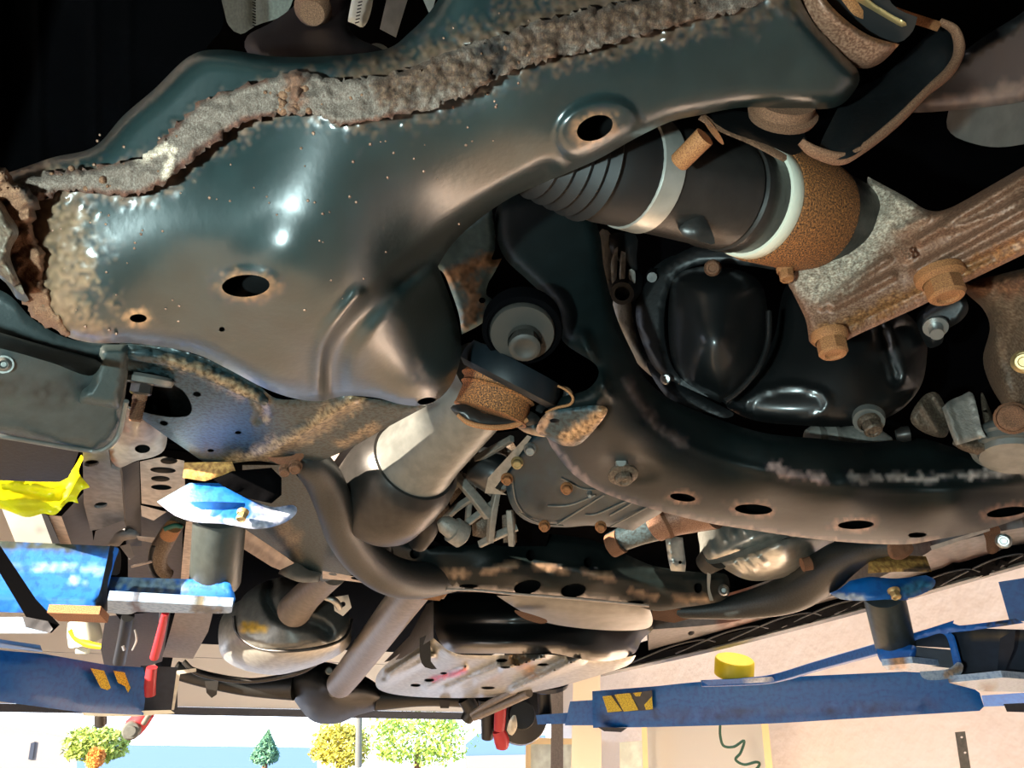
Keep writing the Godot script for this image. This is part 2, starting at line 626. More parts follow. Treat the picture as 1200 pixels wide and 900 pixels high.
	mat("primer_dark", 62, 62, 66, 0.55, 0.0, "soft", 8.0)
	mat("lift_blue", 30, 98, 178, 0.38, 0.0, "scuff", 7.0, "n_fine", 0.1)
	mat("lift_blue_deep", 12, 92, 168, 0.4, 0.0, "scuff", 5.0, "n_fine", 0.1)
	mat("lift_pale", 150, 172, 196, 0.5, 0.1, "scuff", 12.0)  # paler blue for arm undersides, floors and the channel end
	mat("lift_dark", 44, 52, 66, 0.45, 0.1, "soft", 6.0)
	mat("sleeve", 66, 72, 70, 0.4, 0.2, "soft", 10.0)
	mat("wood", 196, 164, 96, 0.7, 0.0, "rust", 6.0)
	mat("wood_pale", 236, 210, 160, 0.7)
	mat("post_cream", 238, 224, 202, 0.7)
	mat("pan_teal", 26, 48, 58, 0.45, 0.0, "soft", 9.0)
	mat("yellow_film", 240, 226, 20, 0.35)
	mat("yellow_cap", 240, 206, 20, 0.45)
	mat("yellow_print", 226, 200, 40, 0.5, 0.0, "speck", 9.0)
	mat("white_paint", 222, 228, 218, 0.3)
	mat("red_paint", 178, 44, 52, 0.4)
	mat("red_dark", 24, 11, 10, 0.5)
	mat("cloth_grey", 122, 132, 124, 0.9, 0.0, "soft", 30.0)
	mat("sheet", 236, 222, 214, 0.45, 0.0, "", 1.6, "n_wave", 0.5)
	mat("wall_beige", 206, 190, 168, 0.8)
	mat("wall_dim", 96, 106, 106, 0.8)
	mat("door_panel", 206, 200, 190, 0.6)
	mat("wall_white", 226, 224, 216, 0.8)
	mat("concrete", 192, 168, 142, 0.75, 0.0, "soft", 0.7)
	mat("asphalt", 150, 150, 150, 0.9, 0.0, "soft", 0.4)
	mat("green_cord", 24, 78, 62, 0.5)
	mat("frosted", 226, 240, 234, 0.3, 0.0, "soft", 1.2)
func box_c(b: Buf, la: float, lb: float, h0: float, h1: float, s0: float, s1: float) -> void:   # heights above the floor
	var mid := (la + lb) / 2
	bar(b, C(mid, (h0 + h1) / 2 - CAM.y, s0), C(mid, (h0 + h1) / 2 - CAM.y, s1), absf(lb - la), h1 - h0, 0.004)
func camera_and_light() -> void:
	var cam := Camera3D.new()
	cam.name = "camera"
	cam.position = CAM
	cam.basis = cb
	cam.fov = rad_to_deg(2.0 * atan(450.0 / F))
	cam.near = 0.02
	add_child(cam)
	cam.current = true
	var we := WorldEnvironment.new()
	we.name = "world_environment"
	var e := Environment.new()
	e.background_mode = Environment.BG_SKY
	var sky := Sky.new()
	var sm := ProceduralSkyMaterial.new()
	sm.sky_top_color = Color(0.55, 0.68, 0.86)
	sm.sky_horizon_color = Color(0.95, 0.97, 1.0)
	sm.ground_horizon_color = Color(0.75, 0.74, 0.72)
	sm.ground_bottom_color = Color(0.5, 0.5, 0.48)
	sm.sky_energy_multiplier = 1.0
	sky.sky_material = sm
	e.sky = sky
	e.background_energy_multiplier = 5.0
	e.tonemap_mode = Environment.TONE_MAPPER_LINEAR
	e.tonemap_exposure = 1.0
	e.sdfgi_enabled = true
	e.ssao_enabled = true
	e.ssil_enabled = true
	we.environment = e
	add_child(we)
	var sun := DirectionalLight3D.new()
	sun.name = "sun"
	sun.light_color = Color(1.0, 0.93, 0.84)
	sun.light_energy = 10.5
	sun.shadow_enabled = true
	sun.light_angular_distance = 0.6
	add_child(sun)
	# unseen torch beside the lens, placed for highlights on the near parts
	var lamp := OmniLight3D.new()
	lamp.name = "unseen_torch_light"
	lamp.position = CAM + cb * Vector3(-0.19, -0.03, 0.045)
	lamp.light_energy = 0.7
	lamp.light_color = Color(0.88, 1.0, 1.0)
	lamp.light_size = 0.012
	lamp.omni_range = 20.0
	lamp.omni_attenuation = 2.0
	lamp.shadow_enabled = true
	add_child(lamp)
	sun.look_at_from_position(Vector3.ZERO, -Vector3(-0.75, 0.27, 0.8), Vector3.UP)
func torch() -> void:
	var p := CAM + cb * Vector3(-0.19, -0.03, 0.055)
	var t := thing("unseen_torch", p, "unseen small torch just behind the viewpoint, placed to light the control arm", "torch")
	lathe("torch_body", M.black_satin, p + cb * Vector3(0, 0, 0.13), p + cb * Vector3(0, 0, 0.0), [0, 0, 0, 0.011, 0.7, 0.012, 0.8, 0.015, 1, 0.015, 1, 0.012, 0.96, 0.012, 0.96, 0], t, 24)
	var m := mat("torch_glow", 255, 255, 250, 0.5)
	m.emission_enabled = true
	m.emission = Color(0.94, 1, 0.98)
	m.emission_energy_multiplier = 3.0
	lathe("lens_glow", m, p + cb * Vector3(0, 0, 0.005), p + cb * Vector3(0, 0, 0.002), [0, 0, 0, 0.0118, 1, 0.0118, 1, 0], t, 24)
func unseen_ceiling_lamp(lat: float, s: float, label: String) -> void:  # out of view, placed to light the right wall
	var p := C(lat, 4.28 - CAM.y, s)
	var t := thing("unseen_ceiling_lamp", p, label, "ceiling lamp")
	var b := Buf.new()
	bar(b, C(lat, 4.36 - CAM.y, s - 0.62), C(lat, 4.36 - CAM.y, s + 0.62), 0.3, 0.08, 0.01)
	obj("lamp_housing", b, M.wall_white, t)
	b = Buf.new()
	bar(b, C(lat, 4.30 - CAM.y, s - 0.58), C(lat, 4.30 - CAM.y, s + 0.58), 0.26, 0.03, 0.005)
	if not M.has("tube_glow"):
		var m := mat("tube_glow", 255, 255, 255, 0.5)
		m.emission_enabled = true
		m.emission = Color(1, 0.98, 0.95)
		m.emission_energy_multiplier = 2.5
	obj("lamp_diffuser", b, M.tube_glow, t)
	var l := AreaLight3D.new()
	l.name = "unseen_lamp_light"
	l.area_size = Vector2(0.26, 1.16)
	l.light_energy = 9.0
	l.light_color = Color(1, 0.98, 0.95)
	l.area_range = 30.0
	l.shadow_enabled = true
	add_child(l)
	l.look_at_from_position(C(lat, 4.27 - CAM.y, s), C(lat, 0, s), C(0, 0, 1) - C(0, 0, 0))
func room() -> void:
	var b := Buf.new()
	box_c(b, -4.2, 3.2, -0.2, 0.0, -5.0, 7.6)
	struct("floor", b, M.concrete)
	b = Buf.new(); box_c(b, 3.0, 3.2, 0.0, 4.4, -5.0, 7.4)
	struct("wall_right", b, M.sheet)
	b = Buf.new(); box_c(b, -4.2, -4.0, 0.0, 4.4, 2.1, 7.4); box_c(b, -4.2, -4.0, 0.0, 4.4, -4.8, -1.5); box_c(b, -4.2, -4.0, 3.1, 4.4, -1.5, 2.1)  # out of view; its gap is placed to let low sun reach the floor
	struct("wall_left", b, M.wall_beige)
	b = Buf.new(); box_c(b, -4.2, 3.2, 4.4, 4.6, -5.0, 7.6)
	struct("ceiling", b, M.wall_white)
	b = Buf.new(); box_c(b, -4.2, 3.2, 3.3, 4.4, 7.4, 7.6)
	box_c(b, -4.2, -3.6, 0.0, 3.3, 7.4, 7.6)
	struct("wall_back", b, M.wall_beige)
	unseen_ceiling_lamp(2.2, 1.6, "unseen long ceiling lamp placed to light the right wall, nearer the front")
	unseen_ceiling_lamp(2.2, 5.0, "unseen long ceiling lamp placed to light the right wall, nearer the rear door")
	# roller door left half raised
	b = Buf.new(); box_c(b, -3.6, 3.1, 1.66, 1.72, 7.42, 7.5)
	var seal := struct("door_1", b, M.primer_dark)
	for k in 4:
		b = Buf.new(); box_c(b, -3.6, 3.1, 1.725 + k * 0.4, 2.12 + k * 0.4, 7.44, 7.49)
		obj("panel", b, M.door_panel, seal)
	b = Buf.new(); box_c(b, -4.2, 3.2, 0.0, 4.4, -5.0, -4.8)  # out of view; closed and grey to keep reflections in the arm dark
	struct("wall_front", b, M.wall_dim)
	b = Buf.new(); box_c(b, -60, 60, -0.4, -0.05, -70.0, 120.0)
	tag(obj("ground", b, M.asphalt), "", "", "", "structure")
const ARM_DEPTH := "0,250,.40 -40,230,.40 100,300,.40 300,320,.405 250,150,.395 400,100,.385 500,40,.40 600,80,.395 700,20,.41 650,160,.425 880,60,.43 980,100,.445 550,225,.455 430,300,.425 300,385,.445 350,450,.515 200,398,.46 120,370,.42 470,462,.565 522,385,.60 508,340,.55 512,450,.585 472,370,.50 440,420,.515 400,455,.55 385,395,.462 800,110,.43"
func control_arm() -> void:
	var t := thing("control_arm", P(300, 400, 0.45), "large dark green pressed steel control arm with a rusty weld seam, nearest the camera", "control arm")
	plate("arm_shell", M.arm_paint, "-60,215 0,205 60,185 110,172 145,135 180,105 222,66 260,58 320,66 380,66 450,58 480,38 508,8 530,-30* 700,-60* 920,-50* 945,10 985,60 1006,84 1003,104 978,126 920,127 870,126 820,135 785,143 745,162 700,187 650,209 600,231 560,258 530,286 513,312* 526,345 538,385 540,415 532,445 516,466 495,475 470,474 440,466 405,464 375,470 345,467 310,455 270,434 235,417 200,408 150,402 110,402 78,394 50,374 28,354 0,322 -60,290",
		ARM_DEPTH,
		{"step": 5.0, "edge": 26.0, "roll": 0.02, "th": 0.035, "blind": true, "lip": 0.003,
		"holes": [[288, 335, 28, 13, -3], [162, 373, 10, 5, 0], [697, 150, 22, 14, -22], [260, 386, 3.5, 3, 0], [500, 470, 11, 4, -8]],
		"dimples": [[700, 152, 56, 40, -20, 0.006, 0.75], [288, 335, 48, 26, 0, 0.002, 0.6]],
		"ridges": [["392,470 398,410 450,345 540,268 640,206", 24, -0.013], ["468,330 530,280 590,240", 16, -0.006], ["372,462 378,400 420,345", 12, 0.006], ["300,455 250,400 330,300", 60, 0.004]],
		"paint": [["-40,250 40,230 75,300 60,360 95,392", 44, Color8(112, 90, 70), 0.8, 0.001], [[288, 335, 38, 19], 6, Color8(140, 100, 70), 0.35], [[697, 150, 30, 20, -22], 6, Color8(176, 128, 92), 0.35], [[165, 373, 20, 11], 5, Color8(170, 126, 90), 0.6],
			["60,215 165,212 250,152 340,112 400,128 470,112 560,72 680,45 800,20", 26, Color8(104, 84, 70), 0.9, 0.001], ["430,110 520,85 600,50 700,20 800,0 900,-25", 46, Color8(86, 68, 55), 0.7, 0.0015], ["490,430 505,470", 8, Color8(90, 80, 74), 1.0]]}, t)
	# the weld flange where both pressings meet
	plate("weld_flange", M.seam_rust, "-40,215 20,212 55,200 90,200 130,192 165,184 190,162 215,136 242,116 275,104 310,94 345,84 390,92 440,90 480,78 530,60 590,38 650,20 720,4 800,-12 880,-30 900,-8 870,12 800,28 730,48 660,66 600,84 545,112 490,132 440,140 400,146 370,136 340,132 300,140 265,156 240,176 210,202 175,224 140,228 100,226 70,222 40,236 -40,250",
		"-30,230,.384 60,212,.382 130,208,.378 180,195,.375 240,145,.374 330,110,.372 400,118,.371 470,108,.372 530,96,.375 600,66,.381 720,30,.394 880,-8,.413",
		{"step": 4.0, "edge": 6.0, "roll": 0.004, "th": 0.03, "rough": 0.0042, "ragged": 7.0, "paint": [["20,235 100,226 170,224 240,172 300,138 400,148 470,134", 6, Color8(96, 64, 52), 0.5], ["60,200 130,190 190,160 240,114 310,92", 6, Color8(104, 70, 56), 0.6], ["345,85 345,130", 12, Color8(110, 80, 64), 0.8, 0.003], ["460,105 480,95 560,80 660,40 800,10", 30, Color8(92, 72, 58), 0.8, 0.002], ["165,185 200,175 195,205", 7, Color8(214, 206, 196), 1.0], ["560,60 590,55 580,85", 9, Color8(40, 32, 28), 0.8, -0.006]]}, t)
	var b: Buf
	b = Buf.new()
	var g := RandomNumberGenerator.new()
	g.seed = 3
	var fa := fit(ARM_DEPTH)
	for k in 110:
		var x := g.randf_range(60, 620)
		var y := lerpf(150, 400, g.randf()) - maxf(0.0, x - 330) * 0.62
		var d := fa.at(x, y)
		var r := g.randf_range(0.0005, 0.0011)
		turned(b, P(x, y, d + 0.003), P(x, y, d - 0.0009), [0, r, 0.8, r * 0.9, 1.0, r * 0.4, 1.0, 0], 6)
	tag(obj("rust_speck", b, M.cast_brown, t), "", "", "", "stuff")
	b = Buf.new()
	var ff := fit("-30,230,.384 60,212,.382 130,208,.378 180,195,.375 240,145,.374 330,110,.372 400,118,.371 470,108,.372 530,96,.375 600,66,.381 720,30,.394 880,-8,.413")
	var mid := loop("0,222 75,214 130,205 175,196 205,176 240,150 285,130 330,114 400,120 470,108 530,96 590,66 650,48 720,28 800,12 870,-8", 6.0, false, false)
	for k in 80:
		var p: Vector2 = mid[g.randi() % mid.size()] + Vector2(g.randf_range(-6, 6), g.randf_range(-16, 16))
		if k < 24:
			p = Vector2(g.randf_range(318, 360), g.randf_range(96, 130))
		var r := g.randf_range(0.0006, 0.0016) if k > 24 else g.randf_range(0.0008, 0.0026)
		var z := ff.at(p.x, p.y) + 0.001
		turned(b, P(p.x, p.y, z + r * 2.0), P(p.x, p.y, z - r * g.randf_range(0.3, 1.3)), [0, r, 0.4, r * 1.1, 0.7, r * 0.85, 0.9, r * 0.5, 1.0, 0], 8, r * 1.2)
	tag(obj("rust_scale", b, M.rust, t), "", "", "", "stuff")
	# ball joint end at the left border
	plate("ball_joint_boot", M.rust, "-60,190 0,195 20,215 45,232 40,268 52,300 60,345 85,395 40,372 0,322 -60,280", "0,250,.375 40,250,.37 60,380,.42", {"step": 4.0, "edge": 12.0, "roll": 0.016, "rough": 0.007, "ragged": 6.0, "th": 0.03, "paint": [["60,260 70,330 88,390", 16, Color8(150, 120, 92), 0.8], ["30,215 45,250", 10, Color8(70, 54, 44), 0.8]]}, t)
	plate("joint_cap", M.alloy_dirty, "-50,225 -5,230 10,250 22,272 12,300 28,345 0,322 -50,290", "0,250,.355 20,300,.362 -30,300,.36", {"step": 5.0, "edge": 12.0, "roll": 0.015, "rough": 0.004, "th": 0.02}, t)
	plate("rust_lobe", M.arm_paint, "-50,290 0,300 14,322 34,352 20,350 0,326 -50,310", "0,310,.37 30,350,.40 -40,310,.37", {"edge": 8.0, "roll": 0.006, "th": 0.02}, t)
	# front bush in its eyelet at the top
	plate("bush_eyelet", M.cast_brown, "918,-40* 928,-5 948,32 980,64 1008,80 1032,74 1054,52* 1020,42 990,22 965,-5 950,-40*", "930,-20,.445 1000,75,.462 1050,52,.45 960,0,.43", {"step": 4.0, "edge": 9.0, "roll": 0.008, "th": 0.03, "rough": 0.0012, "paint": [["955,-30 990,22 1050,52", 5, Color8(170, 122, 84), 0.6]]}, t)
	plate("bush_rubber", M.black_rubber, "945,-40* 965,-5 990,20 1020,40 1052,50 1070,36 1075,20* 1045,4 1030,-40*", "960,-20,.45 1050,45,.462 1040,0,.445", {"th": 0.02}, t)
	plate("bush_rubber_ring", M.brass_zinc, "968,-40* 985,-12 1005,12 1035,28 1056,34 1062,27 1040,14 1015,-5 1000,-40*", "980,-20,.442 1055,32,.456 1030,0,.436", {"step": 3.0, "edge": 4.0, "roll": 0.004, "th": 0.02}, t)
func front_axle_and_engine() -> void:
	var t: Node3D
	var b: Buf
	# ---- half shaft: boot, clamp, outer joint cup, band, rusty housing
	var a := P(612, 172, 0.50)
	var c := P(985, 262, 0.68)
	t = thing("drive_shaft", P(800, 230, 0.6), "horizontal drive shaft with ribbed boot, two pale bands and rusty cup", "drive shaft")
	var pr := [0.0, 0.0, 0.0, 0.022]
	for k in 5:
		pr.append_array([0.02 + k * 0.03, 0.027 + k * 0.002, 0.035 + k * 0.03, 0.033 + k * 0.0022])
	pr.append_array([0.17, 0.036, 0.2, 0.040, 0.28, 0.040, 0.3, 0.0])
	lathe("rubber_boot", M.black_rubber, a, c, pr, t, 40)
	lathe("clamp_band", M.steel_bright, a, c, [0.262, 0.0, 0.262, 0.0395, 0.266, 0.0415, 0.318, 0.0425, 0.322, 0.04, 0.322, 0.0], t, 48)
	lathe("joint_cup", M.steel_dark, a, c, [0.32, 0.0, 0.32, 0.040, 0.36, 0.041, 0.5, 0.0425, 0.52, 0.044, 0.55, 0.044, 0.555, 0.041, 0.56, 0.041, 0.565, 0.0445, 0.60, 0.0445, 0.605, 0.043, 0.64, 0.043, 0.64, 0.0], t, 48)
	lathe("pale_band", M.band_white, a, c, [0.64, 0.0, 0.64, 0.0455, 0.645, 0.0465, 0.672, 0.0468, 0.675, 0.046, 0.675, 0.0], t, 48)
	lathe("rusty_cup", M.rust_mottled, a, c, [0.675, 0.0, 0.675, 0.0475, 0.68, 0.0485, 0.84, 0.0495, 0.88, 0.047, 0.9, 0.0], t, 48, 0.0006)
	lathe("inner_hub", M.black_satin, a, c, [0.88, 0.0, 0.88, 0.045, 1.0, 0.040, 1.15, 0.030, 1.15, 0.0], t, 40)
	b = Buf.new()
	relief(b, "818,250 830,262 838,285 825,284 800,276 795,268", 0.545, {"edge": 5.0, "roll": 0.004, "th": 0.02})
	obj("cast_lug", b, M.steel_dark, t)
	# ---- subframe bracket plate with its turned rim, top right
	t = thing("subframe_bracket", P(1000, 150, 0.47), "U-shaped bracket with a thin rusty rim at the top right, above the rusty cup", "bracket")
	rod("bracket_rim", M.rust, "938,166,.462,6 955,178,.462,9 985,186,.464,10 1010,175,.466,8 1050,143,.47,8 1085,108,.476,8 1112,84,.482,10 1124,60,.486,10 1119,36,.488,8 1101,25,.49,6", {"sec": ring(10, 0.6), "seg": 8, "lump": 0.0012}, t)
	plate("bracket_web", M.black_satin, "995,110 1040,85 1100,30 1120,40 1124,62 1112,86 1085,108 1050,143 1010,176 985,187 960,178 975,140", "1000,150,.475 1100,60,.495 1120,80,.49 1050,60,.53", {"edge": 10.0, "roll": 0.004, "th": 0.006}, t)
	plate("rusty_lid", M.rust_orange, "985,-40* 1010,-10 1050,8 1105,26* 1098,37* 1060,26 1010,22 990,5 960,-40*", "1000,0,.45 1100,30,.485 980,-40,.44", {"edge": 4.0, "roll": 0.003, "th": 0.006}, t)
	plate("bracket_foot", M.rust, "824,132* 850,150 890,165 922,182 918,190* 880,170 845,155 818,140*", "824,135,.475 920,185,.47 870,170,.468", {"edge": 3.0, "roll": 0.002, "th": 0.004, "step": 5.0}, t)
	plate("foot_flange", M.black_satin, "826,130 880,132 935,150 945,168 930,182 900,170 850,152", "824,135,.48 930,170,.48 880,130,.52", {"th": 0.005}, t)
	lathe("bush_collar", M.rust, P(915, 141, 0.485), P(922, 118, 0.475), [0, 0.0, 0, 0.012, 0.1, 0.021, 0.4, 0.0225, 0.5, 0.019, 1.0, 0.019, 1.0, 0], t, 30, 0.0008)
	b = Buf.new()
	turned(b, P(794, 192, 0.50), P(826, 160, 0.485), [0, 0, 0, 0.0058, 0.06, 0.007, 1.0, 0.0072, 1.0, 0], 20)
	hexhead(b, P(835, 152, 0.483), P(810, 172, 0.487) - P(835, 152, 0.483), 0.0092, 0.013, 1.3, false)
	obj("bolt", b, M.rust_orange, t)
	# dark structural members behind
	t = thing("front_cross_brace", P(1120, 120, 0.6), "dark glossy frame brace crossing the top right corner behind the rusty rim", "frame brace")
	plate("brace_face", M.black_gloss, "1060,125 1130,60 1190,20 1260,-20 1260,90 1200,118 1130,128 1070,132", "1060,130,.60 1200,100,.62 1200,0,.56", {"edge": 14.0, "roll": 0.012, "th": 0.03, "paint": [["1080,130 1200,105", 12, Color8(120, 100, 88), 0.9]]}, t)
	plate("brace_web", M.steel_dull, "1112,128* 1260,112* 1260,150 1180,172 1130,165 1110,150", "1120,140,.66 1200,130,.67 1180,170,.68", {"th": 0.005, "rough": 0.002}, t)
	# ---- rusty ribbed engine mount bracket
	t = thing("engine_mount_bracket", P(1060, 320, 0.6), "rusty ribbed engine mount bracket with two big hex bolts at the right border", "mount bracket")
	plate("bracket_casting", M.cast_brown, "1017,207* 1060,230 1087,246 1112,244 1160,218 1260,160* 1260,268* 1200,298 1130,332 1080,358 1010,390 985,402 960,408 948,400* 944,375 930,345 924,332 932,318 945,305 975,292 1000,268 1010,240",
		"1017,207,.66 1040,290,.63 960,390,.63 1200,250,.55 1200,190,.57 1090,250,.60 1000,395,.62 1150,320,.575 945,310,.655",
		{"step": 3.6, "edge": 9.0, "roll": 0.01, "th": 0.05, "rough": 0.0012, "paint": [["1018,212 1055,240 1035,255 1008,285 985,312 955,330", 30, Color8(216, 214, 206), 0.35], ["960,395 1080,340 1200,285", 12, Color8(160, 118, 80), 0.8]],
		"ridges": [["1076,283 1130,250 1200,207 1260,170", 9, 0.009], ["1108,270 1165,251 1200,232", 7, 0.006], ["1073,317 1130,285 1200,245 1260,212", 9, 0.009], ["1118,310 1200,270 1260,240", 8, 0.008], ["963,359 1000,330 1041,303", 7, 0.008], ["976,359 1010,342 1046,323", 8, 0.009], ["1051,270 1085,255", 7, 0.006], ["965,398 1060,352 1160,308", 5, 0.003]],
		"dimples": [[1062, 296, 13, 13, 0, 0.003, 0.8], [1118, 328, 26, 14, -20, 0.003, 0.7], [1030, 235, 24, 22, 0, -0.004, 0.2]]}, t)
	var dn := Vector3(0, -1, 0)
	bolt(M.rust_orange, P(972, 393, 0.622), dn, 0.0118, 0.019, t, 1.25)
	bolt(M.rust_orange, P(1101, 322, 0.590), dn + cb * Vector3(0.05, 0, 0), 0.0138, 0.022, t, 1.35)
	bolt(M.rust_orange, P(920, 315, 0.645), dn, 0.0062, 0.012, t, 1.2)
	var mk := TextMesh.new()
	mk.text = "8"
	mk.font_size = 16
	mk.pixel_size = 0.0008
	mk.depth = 0.002
	var mi := MeshInstance3D.new()
	mi.name = "cast_mark"
	mi.mesh = mk
	mi.material_override = M.cast_brown
	mi.transform = Transform3D(cb.rotated(cb.z, 0.5), P(1062, 296, 0.583) - org[t])
	t.add_child(mi)
	# lower casting at the right border
	t = thing("gear_housing", P(1190, 420, 0.7), "dirty rust-brown gearbox housing below the ribbed bracket, cut by the right border", "housing")
	plate("housing_body", M.alloy_dirty, "1128,335 1170,322 1260,300* 1260,520* 1195,505 1178,480 1160,450 1152,420 1160,385 1152,362", "1128,335,.68 1200,330,.64 1200,480,.70 1155,420,.74", {"edge": 22.0, "roll": 0.03, "th": 0.08, "rough": 0.003, "step": 6.0,
		"ridges": [["1160,375 1170,420 1182,470", 10, 0.008]], "paint": [["1130,336 1200,330 1260,320", 18, Color8(120, 92, 74), 0.6]]}, t)
	bolt(M.rust, P(1186, 490, 0.69), (CAM - P(1186, 490, 0.69)), 0.012, 0.012, t, 1.25)
	bolt(M.brass_zinc, P(1200, 424, 0.66), (CAM - P(1200, 424, 0.66)), 0.008, 0.012, t, 1.3)
	t = thing("clamp_casting", P(1140, 505, 0.78), "grey cast clamp with slotted lug on the black crossmember's right end", "casting")
	var lug := plate("slotted_lug", M.cast_alloy, "1104,478* 1112,470 1128,463* 1140,461 1150,500 1156,512* 1120,522* 1113,505", "1104,478,.79 1150,500,.77 1130,520,.765", {"edge": 5.0, "roll": 0.006, "th": 0.03, "step": 4.0, "ridges": [["1110,478 1124,520", 5, 0.006], ["1140,463 1154,512", 6, 0.008]], "dimples": [[1117, 470, 5, 4, -20, -0.008, 0.5]]}, t)
	plate("casting_body", M.alloy_dirty, "1150,460 1165,490 1180,505 1260,500* 1260,530* 1180,535 1140,532 1116,520 1125,512 1150,508", "1150,470,.79 1200,520,.78 1130,525,.775", {"edge": 10.0, "roll": 0.015, "th": 0.05, "step": 5.0}, t)
	lathe("ring_seal", M.steel_dull, P(1186, 510, 0.79), P(1188, 538, 0.775), [0, 0, 0, 0.034, 0.3, 0.042, 0.5, 0.042, 0.55, 0.038, 0.8, 0.038, 0.8, 0.033, 1.0, 0.031, 1.0, 0], t, 40)
	plate("small_casting", M.alloy_dirty, "1070,480 1085,462 1100,462 1112,490 1108,512 1085,508 1068,495", 0.83, {"edge": 4.0, "roll": 0.006, "th": 0.05, "step": 4.0, "ridges": [["1078,472 1100,505", 5, 0.006], ["1090,466 1108,495", 4, -0.006]]}, t)
	# ---- black oil pan with a domed cover
	t = thing("oil_pan", P(930, 420, 0.85), "glossy black engine oil pan with stamped disc, dome and drain plug", "oil pan")
	var oilpan := plate("pan_shell", M.black_gloss, "850,470 870,440 905,400 925,330 990,320 1060,365 1084,395 1086,420 1080,450 1062,475 1035,492 1010,498 970,500 930,498 890,494 862,484",
		"850,470,.86 930,400,.87 930,490,.82 1040,480,.83 1080,420,.87 980,340,.90 1000,430,.825", {"step": 5.0, "edge": 26.0, "roll": 0.035, "th": 0.06,
		"dimples": [[922, 474, 56, 26, -4, 0.004, 0.9], [922, 476, 47, 20, -4, -0.004, 0.9]], "ridges": [["1030,382 1040,415 1048,445", 9, -0.012], ["1046,382 1056,410 1062,440", 7, 0.007]]}, t)
	var dome := plate("domed_cover", M.black_gloss, "786,335 800,318 832,312 870,318 893,335 900,370 899,400 888,430 868,455 848,471 835,468 805,452 790,430 783,390",
		"786,380,.855 840,340,.82 840,400,.795 895,390,.85 850,465,.82 810,440,.83", {"step": 5.0, "edge": 34.0, "roll": 0.05, "th": 0.05}, t)
	rod("cover_seam", M.black_gloss, "901,365,.83,3.5 900,400,.82,3.5 889,430,.81,3.5 868,456,.805,3.5 849,471,.80,3.5", {"n": 8}, dome)
	lathe("drain_washer", M.steel_dull, P(1018, 489, 0.815), P(1018, 494, 0.808), [0, 0, 0, 0.017, 1, 0.016, 1, 0], t, 28)
	bolt(M.alloy_dirty, P(1018, 494, 0.806), Vector3(0, -1, 0.4), 0.0098, 0.016, oilpan, 1.2, "drain_plug")
	bolt(M.rust, P(835, 314, 0.79), (CAM - P(835, 314, 0.8)), 0.0075, 0.012, t, 1.2)
	plate("pan_rail", M.black_satin, "752,400 745,365 758,330 790,300 840,285 925,305 925,318 880,312 835,308 800,318 784,340 778,380 784,420 800,445 830,465 800,452 770,435", "750,370,.90 900,310,.86 800,440,.87", {"edge": 5.0, "roll": 0.005, "th": 0.012, "step": 5.0}, t)
	plate("bolt_ear", M.black_satin, "1075,370 1110,345 1128,345 1135,362 1126,376 1108,388 1104,402 1090,408 1083,400", "1080,380,.87 1130,360,.84 1100,400,.86", {"edge": 6.0, "roll": 0.005, "th": 0.02, "step": 5.0}, t)
	lathe("stud", M.zinc, P(1096, 382, 0.84), P(1098, 392, 0.825), [0, 0, 0, 0.013, 0.2, 0.013, 0.2, 0.0075, 1.0, 0.007, 1.0, 0.0], t, 20)
	# ---- engine block sides seen in the gaps
	t = thing("engine_block", P(1000, 300, 1.0), "dark engine block seen in the gaps between boot, oil pan and crossmember", "engine block")
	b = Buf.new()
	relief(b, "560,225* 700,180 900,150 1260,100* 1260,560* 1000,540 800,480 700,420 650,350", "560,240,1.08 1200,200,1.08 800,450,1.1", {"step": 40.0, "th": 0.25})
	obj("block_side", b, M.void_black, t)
	b = Buf.new()
	relief(b, "718,370 722,340 735,330 745,390 760,420 800,440 800,450 770,445 742,420 730,395", 0.92, {"edge": 5.0, "roll": 0.006, "th": 0.02, "step": 5.0, "rough": 0.0015})
	obj("housing_edge", b, M.cast_alloy, t)
	b = Buf.new()
	relief(b, "700,275 712,270 718,285 716,330 708,345 700,330", 0.9, {"edge": 4.0, "roll": 0.004, "th": 0.02})
	relief(b, "720,292* 724,289 722,330 718,336 716,310", 0.885, {"edge": 2.0, "roll": 0.003, "th": 0.01, "step": 4.0})
	relief(b, "728,294 733,296 732,328 726,327", 0.88, {"edge": 2.0, "roll": 0.003, "th": 0.01, "step": 4.0})
	relief(b, "737,316 744,318 744,332 738,330", 0.88, {"edge": 2.0, "roll": 0.003, "th": 0.01, "step": 4.0})
	obj("casting_rib", b, M.cast_alloy, t)
	b = Buf.new()
	relief(b, "714,275 745,275 746,300 744,320 716,296", 0.895, {"edge": 5.0, "roll": 0.008, "th": 0.03})
	obj("ribbed_casting", b, M.black_satin, t)
	lathe("hose_stub", M.black_satin, P(735, 328, 0.93), P(729, 344, 0.88), [0, 0, 0, 0.02, 0.5, 0.021, 0.9, 0.014, 1.0, 0.014, 1.0, 0.009, 0.7, 0.008, 0.7, 0], t, 28)
	lathe("stub_bolt", M.steel_dark, P(765, 322, 0.92), P(764, 325, 0.89), [0, 0, 0, 0.008, 1.0, 0.006, 1, 0], t, 14)
	plate("bell_housing", M.black_satin, "745,350 770,310 800,300 790,340 785,400 800,440 770,428 755,400", "745,350,.93 800,300,.93 780,430,.92", {"edge": 6.0, "roll": 0.006, "th": 0.03, "ridges": [["760,400 765,350 795,310", 6, 0.006]]}, t)
	# alloy lower cover with a bright bolt left of the dome
	plate("lower_cover", M.black_satin, "758,425 790,447 830,468 860,485 840,490 800,478 775,458", "758,425,.90 850,485,.86 800,480,.87", {"edge": 4.0, "roll": 0.004, "th": 0.02, "step": 5.0}, t)
	bolt(M.zinc, P(780, 444, 0.86), (CAM - P(780, 444, 0.86)), 0.0055, 0.01, t, 1.2)
